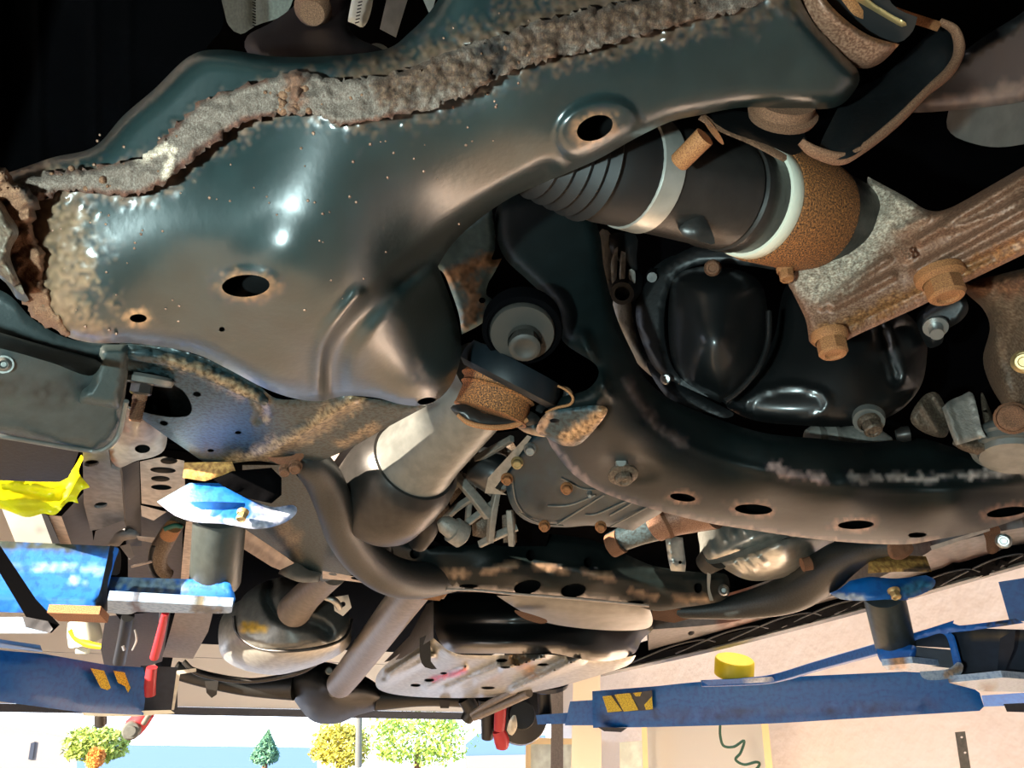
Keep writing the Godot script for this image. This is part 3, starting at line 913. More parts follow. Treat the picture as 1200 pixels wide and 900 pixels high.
	# ribbed alternator peeping between pan and crossmember
	t = thing("ribbed_pulley", P(985, 512, 0.98), "pale ribbed pulley peeping out below the oil pan's drain plug", "pulley")
	lathe("pulley_body", M.cast_alloy, P(945, 514, 0.95), P(1042, 520, 0.95), [0, 0, 0, 0.012, 0.1, 0.02, 0.2, 0.016, 0.3, 0.021, 0.4, 0.017, 0.5, 0.021, 0.7, 0.020, 0.9, 0.016, 1.0, 0.01, 1, 0], t, 28)
	lathe("pinch_bolt", M.steel_dark, P(1050, 510, 0.86), P(1066, 508, 0.855), [0, 0, 0, 0.006, 0.5, 0.009, 1.0, 0.009, 1.0, 0], t, 16)

func subframe() -> void:
	var t := thing("front_crossmember", P(850, 560, 0.85), "thick black curved crossmember with welded seam and a row of oval holes", "crossmember")
	plate("beam_shell", M.black_enamel, "590,300 580,262 590,235 640,225 690,250 703,275 708,315 722,370 742,415 758,445 790,470 850,494 900,508 960,514 1010,519 1045,516 1080,514 1110,522 1140,532 1180,540 1260,538* 1260,585* 1200,606 1150,622 1100,632 1060,638 1000,636 940,630 880,621 830,613 780,601 735,588 700,574 672,556 650,530 640,512 632,505* 650,470 690,455 700,430 660,400 650,360 620,330",
		"590,240,.80 690,265,.76 600,300,.77 660,330,.735 700,370,.705 740,430,.71 715,455,.672 650,510,.735 770,480,.765 755,500,.725 720,560,.80 800,540,.77 850,500,.815 900,563,.79 900,612,.875 1000,580,.80 1020,520,.85 1000,630,.895 1120,590,.81 1120,530,.84 1120,628,.885 1230,560,.80 1230,590,.855",
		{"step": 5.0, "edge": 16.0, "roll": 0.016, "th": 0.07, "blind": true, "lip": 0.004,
		"holes": [[800, 583, 15, 4.5, 8], [883, 597, 22, 6, 3], [1003, 615, 21, 5, -2], [1075, 627, 11, 3, -2], [1180, 600, 24, 5.5, -8]],
		"ridges": [["738,452 770,498 830,532 900,552 1000,570 1080,575 1200,566", 7, 0.004], ["715,455 705,480 700,495", 8, -0.008], ["684,395 695,430 712,462", 13, 0.016], ["990,560 1060,555 1140,552", 12, 0.005]],
		"dimples": [[738, 548, 40, 17, 12, -0.006, 0.6]],
		"paint": [["735,448 770,498 800,518", 7, Color8(84, 72, 68), 0.6, 0.001], ["905,548 925,555 960,562", 7, Color8(150, 126, 120), 1.0, 0.002], ["1000,560 1100,560 1200,550", 5, Color8(140, 130, 124), 1.4, 0.001], [[883, 597, 28, 10, 3], 5, Color8(150, 112, 92), 0.4], [[800, 583, 20, 8, 8], 5, Color8(150, 112, 92), 0.4], [[1003, 615, 27, 9, -2], 5, Color8(150, 112, 92), 0.4], [[1180, 600, 30, 10, -8], 5, Color8(150, 112, 92), 0.4], ["642,515 700,576 780,603 880,623 1000,638 1100,634", 4, Color8(130, 112, 104), 0.9]]}, t)
	# pressed bracket with rusty weld, left end
	var endbr := plate("end_bracket", M.frame_paint, "640,512* 628,505 640,484 668,478 700,475 712,480 703,496 680,520 660,522", "630,505,.70 712,480,.66 660,520,.70", {"edge": 6.0, "roll": 0.005, "th": 0.012, "step": 4.0, "holes": [[650, 493, 6, 2.5, 0]],
		"paint": [["662,516 690,498 706,484", 11, Color8(184, 140, 100), 0.5, 0.002], ["632,504 645,484", 6, Color8(170, 130, 100), 0.6]]}, t)
	var wing := plate("bracket_wing", M.black_enamel, "560,430 600,440 640,448 668,455 672,470 662,476 640,478 630,500 640,512 618,508 600,498 570,490 545,470", "560,440,.70 670,465,.68 620,505,.71 600,470,.72", {"edge": 6.0, "roll": 0.006, "th": 0.02, "step": 5.0, "blind": true, "holes": ["612,468 640,454 666,458 671,468 660,476 640,480 628,496 610,490"], "paint": [["640,453 667,460 670,470 640,480", 3, Color8(190, 140, 100), 0.4], ["545,475 590,500 640,512", 5, Color8(170, 130, 100), 0.6]]}, t)
	rod("wing_edge", M.rust_orange, "566,444,.69,1.4 590,447,.688,1.6 615,449,.686,1.6 640,449,.684,1.6 660,455,.682,1.6 671,465,.682,1.8 668,474,.684,1.8 652,478,.69,1.8 640,484,.695,1.8", {"n": 7, "lump": 0.0004}, wing)
	bolt(M.alloy_dirty, P(730, 556, 0.775), Vector3(0.05, -1, 0.35), 0.009, 0.010, t, 1.75, "nut")
	lathe("stud", M.steel_dull, P(730, 549, 0.79), P(728, 541, 0.765), [0, 0, 0, 0.0065, 0.9, 0.0065, 1, 0.005, 1, 0], t, 16)
	# ---- big bush with bolt
	t = thing("suspension_bush", P(610, 430, 0.66), "large round bush with washer and bolt head at the crossmember's left end", "bush")
	var ax := (Vector3(0, -1, 0) * 0.85 + (CAM - P(612, 395, 0.66)).normalized() * 0.75).normalized()
	var q := P(612, 392, 0.645)
	lathe("bush_cup", M.void_black, q - ax * 0.022, q - ax * 0.004, [0, 0, 0, 0.035, 0.8, 0.0355, 0.95, 0.0345, 1, 0.031, 0.9, 0.03, 0.9, 0], t, 44)
	var washer := lathe("washer", M.bush_dark, q - ax * 0.006, q, [0, 0, 0, 0.0285, 0.6, 0.0285, 1, 0.0275, 1, 0], t, 40)
	lathe("washer_hole", M.void_black, q - ax * 0.002 + cb * Vector3(0.0, 0.0215, 0), q + ax * 0.0006 + cb * Vector3(0.0, 0.0215, 0), [0, 0, 0, 0.0032, 1, 0.003, 1, 0], washer, 16)  # flat near-black disc stands for the dark inside of a hole
	bolt(M.bush_dark, q + cb * Vector3(0.002, -0.005, 0), ax, 0.0140, 0.014, t, 1.06)
	lathe("cup_skirt", M.black_enamel, P(606, 425, 0.70), P(592, 452, 0.70), [0, 0, 0, 0.046, 0.4, 0.05, 0.8, 0.05, 1, 0.044, 1, 0], t, 44)
	lathe("rusty_sleeve", M.rust_mottled, P(588, 446, 0.712), P(574, 486, 0.705), [0, 0, 0, 0.036, 0.12, 0.039, 0.16, 0.036, 0.3, 0.035, 0.36, 0.037, 0.42, 0.034, 0.9, 0.035, 1, 0.036, 1, 0], t, 44, 0.0008)
	var tray := plate("sleeve_tray", M.steel_dark, "528,478 545,474 570,485 600,488 622,482 634,494 612,500 575,503 548,497", "530,480,.68 630,490,.70 575,500,.685", {"edge": 6.0, "roll": 0.008, "th": 0.01, "step": 5.0}, t)
	rod("tray_rim", M.rust_orange, "536,486,.682,2.5 550,496,.682,3.5 575,501,.683,3.5 600,499,.69,3.5 618,492,.695,2.5", {"n": 8, "seg": 8, "lump": 0.0006}, tray)
	# ---- teal and rust bracket plate
	t = thing("rusted_bracket_plate", P(550, 330, 0.72), "pale teal bracket plate covered in rust between the control arm and the big bush", "bracket plate")
	plate("plate_face", M.teal_plate, "500,310 520,285 548,262 576,243* 580,270 580,292 576,304 588,303* 578,322 572,332 570,345 578,352 583,366* 560,382 541,392* 538,370 530,345 518,318", "500,310,.76 580,250,.80 580,370,.79 540,390,.77", {"edge": 5.0, "roll": 0.005, "th": 0.008, "step": 4.0, "rough": 0.001, "holes": [[565, 352, 4, 3.5, 0]],
		"paint": [["525,326 555,312 584,304", 11, Color8(206, 164, 128), 0.6, 0.001], ["548,335 556,355 550,372", 13, Color8(190, 160, 132), 1.1, 0.001]]}, t)
func left_side() -> void:
	var t: Node3D
	var b: Buf
	# ---- wheel liner and dark well, top left
	t = thing("wheel_liner", P(100, 100, 0.75), "black ribbed plastic wheel liner filling the top left corner", "wheel liner")
	plate("liner_shell", M.void_black, "-120,-80* 240,-80* 262,20 240,60 210,130 160,200 60,260 -120,260*", "-120,0,.62 240,0,.72 0,250,.6 200,150,.72", {"step": 6.0, "th": 0.004, "ridges": [["0,-80 0,260", 8, 0.004], ["45,-80 48,260", 8, 0.004], ["110,-80 112,240", 8, 0.004], ["150,-80 152,210", 8, 0.004]]}, t)
	t = thing("strut_boot", P(360, 30, 0.62), "dark red-brown strut boot above the control arm's weld seam", "strut boot")
	plate("boot_body", M.red_dark, "290,42 320,25 350,0 360,-40* 420,-40* 412,0 408,30 420,45 450,62 400,80 320,80 290,62", "290,50,.56 420,0,.60 350,70,.52", {"edge": 14.0, "roll": 0.02, "th": 0.05, "step": 7.0}, t)
	lathe("boot_nut", M.rust, P(368, 2, 0.57), P(366, 16, 0.555), [0, 0, 0, 0.012, 0.6, 0.014, 1, 0.009, 1, 0], t, 18)
	t = thing("grey_cloth_panel", P(295, 15, 0.95), "pale grey woven panel with a black stitched seam behind the strut boot at the top", "cloth panel")
	var cloth := plate("panel", M.cloth_grey, "250,-40* 350,-40* 338,12 300,30 282,40 268,30 262,10", 0.95, {"th": 0.006, "step": 8.0, "ridges": [["298,-40 297,34", 5, -0.006]]}, t)
	b = Buf.new()
	for k in 12:
		pipe(b, "%f,%f,.943,0.7 %f,%f,.943,0.7" % [296.0, -8.0 + k * 3.4, 299.5, -6.5 + k * 3.4], ring(5), {"seg": 1})
	obj("stitch", b, M.void_black, cloth).set_meta("kind", "stuff")
	t = thing("white_coil_boot", P(420, 15, 0.9), "white ribbed boot edge with fine threads at the top, left of the silver strip", "boot")
	var edge_piece := plate("ribbed_edge", M.white_paint, "404,24* 418,-40* 440,-40* 437,0 432,22 425,32 415,28", 0.9, {"edge": 6.0, "roll": 0.01, "th": 0.02, "step": 4.0}, t)
	b = Buf.new()
	for k in 9:
		pipe(b, "%f,%f,.885,0.6 %f,%f,.885,0.6" % [416.0 + k * 0.6, 27.0 - k * 4.0, 421.0 + k * 0.6, 25.5 - k * 4.0], ring(5), {"seg": 1})
	obj("thread", b, M.void_black, edge_piece).set_meta("kind", "stuff")
	plate("silver_strip", M.steel_bright, "445,34* 462,-40* 490,-40* 476,5 464,44*", 0.85, {"th": 0.006, "sharp": true}, t)
	plate("oval_tab", M.steel_bright, "435,52 445,51 455,57 452,62 441,60", 0.6, {"th": 0.006, "step": 4.0}, t)
	plate("steel_corner", M.steel_bright, "496,0* 500,-40* 520,-40* 508,8 503,16*", 0.85, {"th": 0.006, "sharp": true}, t)
	# ---- mud shield at the left border
	t = thing("mud_shield", P(60, 440, 0.64), "dark grey-green plastic splash shield with a rounded corner and a screw at the left border", "splash shield")
	var shield := plate("shield_panel", M.plastic_grey, "-80,330* 0,340 40,375 85,398 150,404* 150,430 146,470 140,500 132,518 118,526 95,525 0,509 -80,498*", "-80,400,.60 0,430,.62 140,410,.68 120,520,.72 0,500,.66", {"step": 7.0, "edge": 5.0, "roll": 0.006, "th": 0.004, "paint": [["10,455 60,460 90,450", 16, Color8(52, 58, 58), 0.8]]}, t)
	plate("strap_rib", M.plastic_grey, "-80,340 0,372 60,392 105,405 122,408 108,440 60,425 0,408 -80,390", "-80,365,.585 0,390,.605 110,420,.665", {"step": 6.0, "edge": 12.0, "roll": 0.014, "th": 0.02}, shield)
	plate("block_rib", M.plastic_grey, "116,404* 152,404* 148,440 140,480* 92,472* 96,458 108,445", "116,404,.655 150,404,.67 140,480,.685 95,472,.66", {"step": 5.0, "edge": 8.0, "roll": 0.014, "th": 0.03}, shield)
	lathe("screw", M.steel_dull, P(4, 427, 0.62), P(4, 427, 0.608), [0, 0, 0, 0.0075, 0.5, 0.0075, 0.5, 0.006, 0.9, 0.0045, 1, 0.0035, 0.6, 0.002, 0.6, 0], shield, 20)
	rod("lower_lip", M.steel_dull, "-80,500,.645,3 0,511,.655,3 95,527,.715,3 118,528,.72,3 134,517,.722,3 142,500,.72,3 148,470,.70,3", {"n": 8, "seg": 8}, shield)
	plate("shield_back", M.black_satin, "-80,505* 0,512 90,528 92,530 80,560 70,565 -80,560*", "-80,520,.72 90,530,.78 60,560,.80", {"th": 0.004}, t)
	# ---- yellow film
	t = thing("yellow_film_wrap", P(50, 570, 0.9), "crumpled bright yellow film wrapped over a bar at the left border", "film wrap")
	plate("film", M.yellow_film, "-60,548* 0,557 40,562 72,562 85,550 95,533* 98,536 92,552 98,562 105,571 96,574 90,584 92,590 80,588 65,603 50,602 30,606 0,596 -60,585*", "-60,570,.84 0,580,.84 60,580,.90 95,540,.95 100,575,.92", {"step": 4.0, "th": 0.002, "rough": 0.003, "edge": 8.0, "roll": 0.008, "ridges": [["-60,568 0,572 55,582", 6, -0.006], ["-40,585 30,586 70,590", 5, 0.006], ["72,598 82,575 95,556", 6, 0.008], ["10,560 60,572 84,562", 5, 0.006]]}, t)
	# ---- white sill and inner sill panels
	t = thing("white_sill", P(45, 620, 1.15), "white painted door sill edge below the yellow film", "sill")
	plate("sill_face", M.white_paint, "2,596* 50,602* 70,640* 80,665* 30,665*", "2,596,1.15 50,602,1.1 60,660,1.35", {"sharp": true, "th": 0.03, "paint": [["45,622 55,624", 3, Color8(90, 80, 70), 0.8]]}, t)
	plate("sill_seal", M.black_rubber, "48,601* 56,604* 76,650* 70,660*", "48,601,1.09 70,655,1.3 60,610,1.1", {"sharp": true, "th": 0.03}, t)
	plate("sill_flange", M.primer_beige, "57,604* 72,605* 88,650* 78,655*", "57,604,1.10 72,605,1.10 80,650,1.32", {"sharp": true, "th": 0.01}, t)
	t = thing("inner_sill_panel", P(120, 580, 1.1), "grey primed floor panel with two oval holes right of the yellow film", "floor panel")
	plate("panel_face", M.primer_grey, "97,530* 126,520* 130,548* 140,552 142,560 146,615* 106,622* 98,590*", hz(0.345), {"sharp": true, "th": 0.008, "step": 6.0, "blind": true, "holes": [[107, 543, 9, 4, -6], [118, 592, 8, 3.5, -8]], "ridges": [["104,560 110,620", 5, -0.008]], "dir": Vector3.UP}, t)
	plate("panel_side", M.primer_dark, "140,548* 163,540* 166,640* 148,640*", "140,548,1.05 163,545,1.1 160,640,1.35", {"sharp": true, "th": 0.01}, t)
	plate("panel_step", M.primer_dark, "112,622* 145,610* 148,618* 135,625* 125,640* 108,640*", "112,622,1.15 148,612,1.15 130,640,1.25", {"sharp": true, "th": 0.02}, t)
	plate("panel_wall", M.primer_dark, "72,605* 100,575* 108,622* 112,655* 88,655*", "72,605,1.15 100,590,1.15 100,650,1.4", {"sharp": true, "th": 0.02}, t)
	t = thing("body_mount_bracket", P(160, 515, 0.92), "beige pressed bracket with a dished hole under the hanging rusty bolt", "bracket")
	plate("bracket_face", M.primer_beige, "130,540* 126,528 136,505 142,475* 160,478 192,500 196,512 192,528 178,536 160,540 140,548", "130,540,.95 142,480,.84 195,515,.92 160,530,.92", {"step": 4.0, "edge": 5.0, "roll": 0.008, "th": 0.02, "blind": true, "holes": [[167, 526, 9, 5, 0]], "dimples": [[167, 525, 17, 10, 0, -0.006, 0.5], [168, 503, 11, 14, 0, 0.008, 0.7]], "paint": [["130,530 134,545", 6, Color8(140, 90, 62), 0.9], ["142,490 148,505", 5, Color8(168, 140, 124), 0.6]]}, t)
	t = thing("slotted_stay", P(190, 560, 1.05), "pale slotted stay plate with stacked oval slots beside the blue lift pad", "stay plate")
	plate("stay_face", M.primer_beige, "164,541* 192,535 216,540* 217,580* 195,590 200,596* 166,590*", "164,541,1.0 215,540,1.0 170,590,1.12", {"step": 4.0, "blind": true, "th": 0.02, "holes": [[198, 540, 10, 4, 0], [191, 551, 15, 3.6, 3], [188, 561, 11, 3.4, 2], [189, 571, 12, 3.2, 2]], "sharp": true}, t)
	plate("stay_lower", M.primer_beige, "165,592* 195,600* 180,610* 166,605*", "165,592,1.13 195,600,1.13 170,608,1.16", {"sharp": true, "th": 0.006}, t)
	# ---- frame rail with big oval opening and weld
	t = thing("frame_rail", P(300, 490, 0.85), "blue-black frame rail with large oval opening and rusty weld ridge behind the control arm", "frame rail")
	plate("rail_plate", M.frame_paint, "140,402* 200,408 250,424 300,450 330,468 400,462* 470,472 500,476* 455,500 400,530 350,548 330,545 300,540 255,545 240,542 215,525 190,508 160,486 140,470*",
		"140,410,.70 140,470,.77 240,440,.74 250,530,.91 300,460,.76 330,545,.93 400,470,.80 400,530,.91 490,478,.83", {"step": 5.0, "edge": 6.0, "roll": 0.006, "th": 0.06, "blind": true, "lip": 0.004,
		"holes": ["140,455* 150,448 185,446 212,456 224,474 222,486 205,489 180,486 155,478 140,470*", [231, 462, 5, 3, 10], [192, 496, 5, 3, 10], [279, 507, 4, 2, 0], [247, 528, 4, 1.8, 0]],
		"ridges": [["285,545 330,522 370,498 412,470", 12, 0.012], ["300,466 310,485 302,492", 7, -0.012], ["190,420 240,438 290,460", 8, 0.006]],
		"paint": [["272,545 320,528 370,500 420,466", 13, Color8(158, 138, 108), 0.6, 0.001], ["195,425 240,440 285,462", 8, Color8(130, 110, 84), 1.0], ["310,465 312,490", 6, Color8(150, 128, 98), 0.7], ["400,520 440,500", 6, Color8(140, 120, 94), 1.2]]}, t)
	plate("rail_upper_lip", M.frame_paint, "150,404 200,414 260,432 310,462 312,475 296,470 240,445 190,428 150,420", "150,410,.68 310,465,.755 240,440,.72", {"step": 5.0, "edge": 5.0, "roll": 0.006, "th": 0.02, "paint": [["190,420 240,438 300,466", 6, Color8(150, 130, 104), 1.0]]}, t)
	plate("inner_bush", M.rust, "145,442 165,436 190,444 205,455 200,464 170,466 145,462", "145,450,.80 200,460,.83 170,440,.80", {"edge": 8.0, "roll": 0.015, "th": 0.04, "step": 4.0}, t)
	# hanging bolt
	t = thing("hanging_bolt", P(160, 470, 0.72), "rusty long bolt hanging out of the frame rail's oval opening", "bolt")
	var a := P(168, 444, 0.74)
	var c := P(158, 494, 0.735)
	lathe("bolt_washer", M.steel_dull, a - (c - a) * 0.1, a + (c - a) * 0.1, [0, 0, 0, 0.026, 0.4, 0.029, 1, 0.027, 1, 0], t, 30)
	var head := bolt(M.steel_dark, a, c - a, 0.0105, 0.016, t, 1.2, "hex_head")
	var pr := [0.3, 0.0, 0.3, 0.0068]
	for k in 16:
		pr.append_array([0.5 + k * 0.03, 0.0068, 0.515 + k * 0.03, 0.0056])
	pr.append_array([1.0, 0.005, 1.0, 0])
	lathe("threaded_shank", M.rust, a, c, pr, t, 16)
	# ---- curved tube
	t = thing("curved_frame_tube", P(420, 640, 1.1), "curved dark tube running from the slotted tab down to the transmission crossmember", "frame tube")
	rod("tube", M.tube_scuffed, "338,538,.93,13 360,541,.94,20 378,560,.98,22 392,592,1.03,22 405,625,1.10,23 428,655,1.18,23 460,675,1.26,23 495,680,1.36,21 535,674,1.50,18", {"n": 24, "seg": 8}, t)
	var tab := plate("slotted_tab", M.rust, "310,530 330,526 352,524 357,530 352,540 335,546 318,540", "310,535,.90 355,530,.90 335,545,.91", {"edge": 3.0, "roll": 0.003, "th": 0.006, "step": 3.0, "holes": [[330, 533, 16, 2.5, -4]]}, t)
	bolt(M.rust, P(346, 546, 0.90), Vector3(0.2, -1, 0.6), 0.007, 0.009, tab, 1.2, "nut")
	bolt(M.rust, P(334, 550, 0.90), Vector3(0.2, -1, 0.6), 0.006, 0.009, tab, 1.2, "nut")
	# ---- lift: left front pad, wood, sleeve, arm
	t = thing("wood_block", P(245, 550, 0.94), "pale yellow wooden block wedged on the left lift pad under the frame rail", "wood block")
	plate("block", M.wood, "216,542* 272,541* 276,552* 240,564* 214,560*", "216,545,.93 272,545,.93 240,563,.93", {"sharp": true, "th": 0.07, "edge": 3.0, "roll": 0.002, "step": 4.0, "rough": 0.001}, t)
	t = thing("rubber_block", P(300, 560, 0.93), "black rubber block beside the wooden one on the left lift pad", "rubber block")
	plate("block", M.void_black, "272,552* 318,548* 330,560* 330,580* 318,590 290,584 262,570 250,562*", "272,555,.92 320,555,.93 300,585,.92", {"sharp": true, "th": 0.07, "edge": 4.0, "roll": 0.005, "step": 5.0, "dimples": [[295, 577, 20, 6, 12, -0.004, 0.7]]}, t)
	t = thing("lift_pad", P(262, 590, 0.95), "sunlit blue cast lift pad with worn pale edges on the left lift arm", "lift pad")
	var pad := plate("pad_top", M.lift_blue, "184,588* 222,566* 258,566* 290,584* 318,594 344,592 347,602 330,614 300,620 262,614 230,612 205,604", "184,590,.93 222,568,.94 345,596,.95 262,612,.91", {"step": 4.0, "edge": 4.0, "roll": 0.004, "th": 0.05, "paint": [["190,592 225,608 262,618 300,616 345,602", 12, Color8(168, 170, 186), 0.6], ["186,588 222,570", 7, Color8(130, 160, 176), 0.8], ["300,596 344,598", 9, Color8(164, 166, 186), 0.7]]}, t)
	lathe("pad_collar", M.lift_blue, P(260, 590, 0.95), P(258, 612, 0.945), [0, 0, 0, 0.04, 0.4, 0.032, 0.7, 0.034, 1, 0.034, 1, 0], pad, 32)
	bolt(M.brass_zinc, P(285, 600, 0.91), Vector3(0, -1, 0.4), 0.006, 0.012, pad, 1.2)
	t = thing("lift_pad_sleeve", P(257, 650, 0.95), "dark grey extension sleeve under the sunlit left lift pad", "lift sleeve")
	lathe("sleeve", M.sleeve, P(258, 604, 0.955), P(252, 684, 0.99), [0, 0, 0, 0.0315, 0.04, 0.0325, 0.96, 0.0325, 1, 0.031, 1, 0], t, 40)
	t = thing("front_left_lift_arm", P(120, 690, 0.95), "bright blue telescopic lift arm coming in from the left border under the left pad", "lift arm")
	plate("arm_foot", M.lift_blue, "128,676* 200,678* 262,681 272,690 276,702 272,712* 200,708* 126,704*", "128,680,.95 270,685,.955 130,704,.93 270,710,.95", {"step": 5.0, "edge": 3.0, "roll": 0.003, "th": 0.09, "paint": [["130,684 200,684", 12, Color8(120, 140, 152), 1.2]]}, t)
	plate("foot_underside", M.lift_pale, "126,703* 200,707* 272,711* 272,716 258,719 160,717* 150,720 126,718*", hz(0.16), {"step": 4.0, "th": 0.01, "dir": Vector3.UP, "paint": [["155,708 165,716", 8, Color8(70, 56, 60), 0.8], ["230,713 258,716", 7, Color8(96, 88, 70), 0.7]]}, t)
	plate("arm_box", M.lift_blue, "-80,628* 0,634* 128,640* 139,643 134,660 126,690 118,712 124,722* -80,714*", "-80,640,.86 130,645,.91 120,715,.885 -80,710,.83", {"step": 6.0, "edge": 4.0, "roll": 0.004, "th": 0.12, "ridges": [["-80,698 0,700 116,702", 5, 0.004]], "paint": [["-80,634 130,642", 8, Color8(60, 66, 60), 0.7], ["20,665 80,664 120,670", 4, Color8(110, 150, 170), 1.3], ["85,680 95,685", 4, Color8(150, 176, 190), 1.3]]}, t)
	plate("arm_mouth", M.black_satin, "129,639* 141,645 140,672 128,676 126,704 130,710 118,722 112,708 118,690", "129,645,.90 140,650,.93 120,715,.88", {"th": 0.02, "step": 5.0, "edge": 3.0, "roll": 0.004}, t)
	plate("arm_underside", M.rust_orange, "55,718* 116,720* 126,730* 68,728*", hz(0.13), {"sharp": true, "th": 0.008, "dir": Vector3.UP}, t)
	plate("arm_floor", M.lift_pale, "-80,724* 25,723* 56,742* -80,742*", "-80,724,.84 25,723,.86 50,742,.85", {"sharp": true, "th": 0.02}, t)
	t = thing("black_strap", P(40, 690, 0.83), "black hanging strap slanting across the bright blue lift arm", "strap")
	var band := plate("strap_band", M.void_black, "-30,600* 2,642* 42,702* 70,732* 60,742* 36,732* 0,672* -30,630*", "-30,610,.80 42,700,.825 60,740,.83 0,672,.82", {"sharp": true, "th": 0.006}, t)
	plate("strap_end", M.primer_dark, "26,722* 56,728* 62,737* 58,742* 30,735*", 0.815, {"sharp": true, "th": 0.012, "rough": 0.002, "step": 4.0}, band)
	t = thing("rear_left_lift_arm", P(80, 800, 2.0), "dull dark blue lift arm with a torn hazard sticker at the bottom left", "lift arm")
	plate("arm_box", M.lift_blue_deep, "-80,748* 0,762* 50,766* 130,780* 168,782* 172,800* 168,838* 96,835* 0,822* -80,815*", "-80,760,1.75 0,770,1.8 165,785,2.2 165,835,2.18 -80,815,1.72", {"sharp": true, "step": 8.0, "edge": 3.0, "roll": 0.006, "th": 0.12}, t)
	plate("top_rail", M.lift_blue_deep, "-80,735* 0,749* 47,756* 50,764* 0,759* -80,748*", "-80,740,1.7 0,752,1.75 47,760,1.85", {"sharp": true, "th": 0.05}, t)
	plate("arm_tip", M.lift_dark, "165,780* 208,782* 208,832* 165,836*", "165,785,2.22 208,785,2.3 190,835,2.25", {"sharp": true, "th": 0.1}, t)
	plate("tip_edge", M.steel_bright, "207,786* 230,783* 230,787* 211,790* 204,832* 201,832*", 2.2, {"sharp": true, "th": 0.01}, t)
	plate("underside", M.white_paint, "96,835* 200,832* 205,836* 150,840* 98,839*", "96,835,2.16 200,832,2.2 150,840,2.2", {"sharp": true, "th": 0.02}, t)
	plate("hazard_sticker", M.yellow_print, "106,783* 122,786* 130,806* 126,809* 118,806*", "-80,760,1.75 0,770,1.8 165,785,2.2 165,835,2.18 -80,815,1.72", {"sharp": true, "th": 0.002, "shift": 0.02}, t)
	plate("hazard_sticker", M.yellow_print, "133,786* 146,788* 153,806* 150,812* 146,804* 138,800*", "-80,760,1.75 0,770,1.8 165,785,2.2 165,835,2.18 -80,815,1.72", {"sharp": true, "th": 0.002, "shift": 0.02}, t)
	t = thing("red_shock_absorber", P(180, 820, 3.0), "red shock absorber hanging at the bottom left beside the dull lift arm", "shock absorber")
	rod("upper_tube", M.red_paint, "194,718,2.0,4 187,748,2.1,5 181,770,2.15,5", {}, t)
	rod("lower_tube", M.red_paint, "178,782,2.16,6 176,800,2.16,6.5 176,815,2.16,6", {}, t)
	rod("bracket_arm", M.red_paint, "172,834,2.95,10 164,845,2.95,11 157,852,2.95,12", {}, t)
	lathe("eye", M.steel_dull, P(156, 854, 2.97), P(153, 857, 2.87), [0, 0, 0, 0.035, 0.7, 0.035, 0.8, 0.028, 0.8, 0.018, 1, 0.018, 1, 0], t, 24)
	rod("push_link", M.steel_dull, "177,834,2.9,3 168,848,2.9,3", {"n": 8}, t)
	lathe("lower_stub", M.steel_dark, P(118, 836, 3.0), P(118, 852, 3.0), [0, 0, 0, 0.024, 0.8, 0.024, 1, 0.012, 1, 0], t, 18)

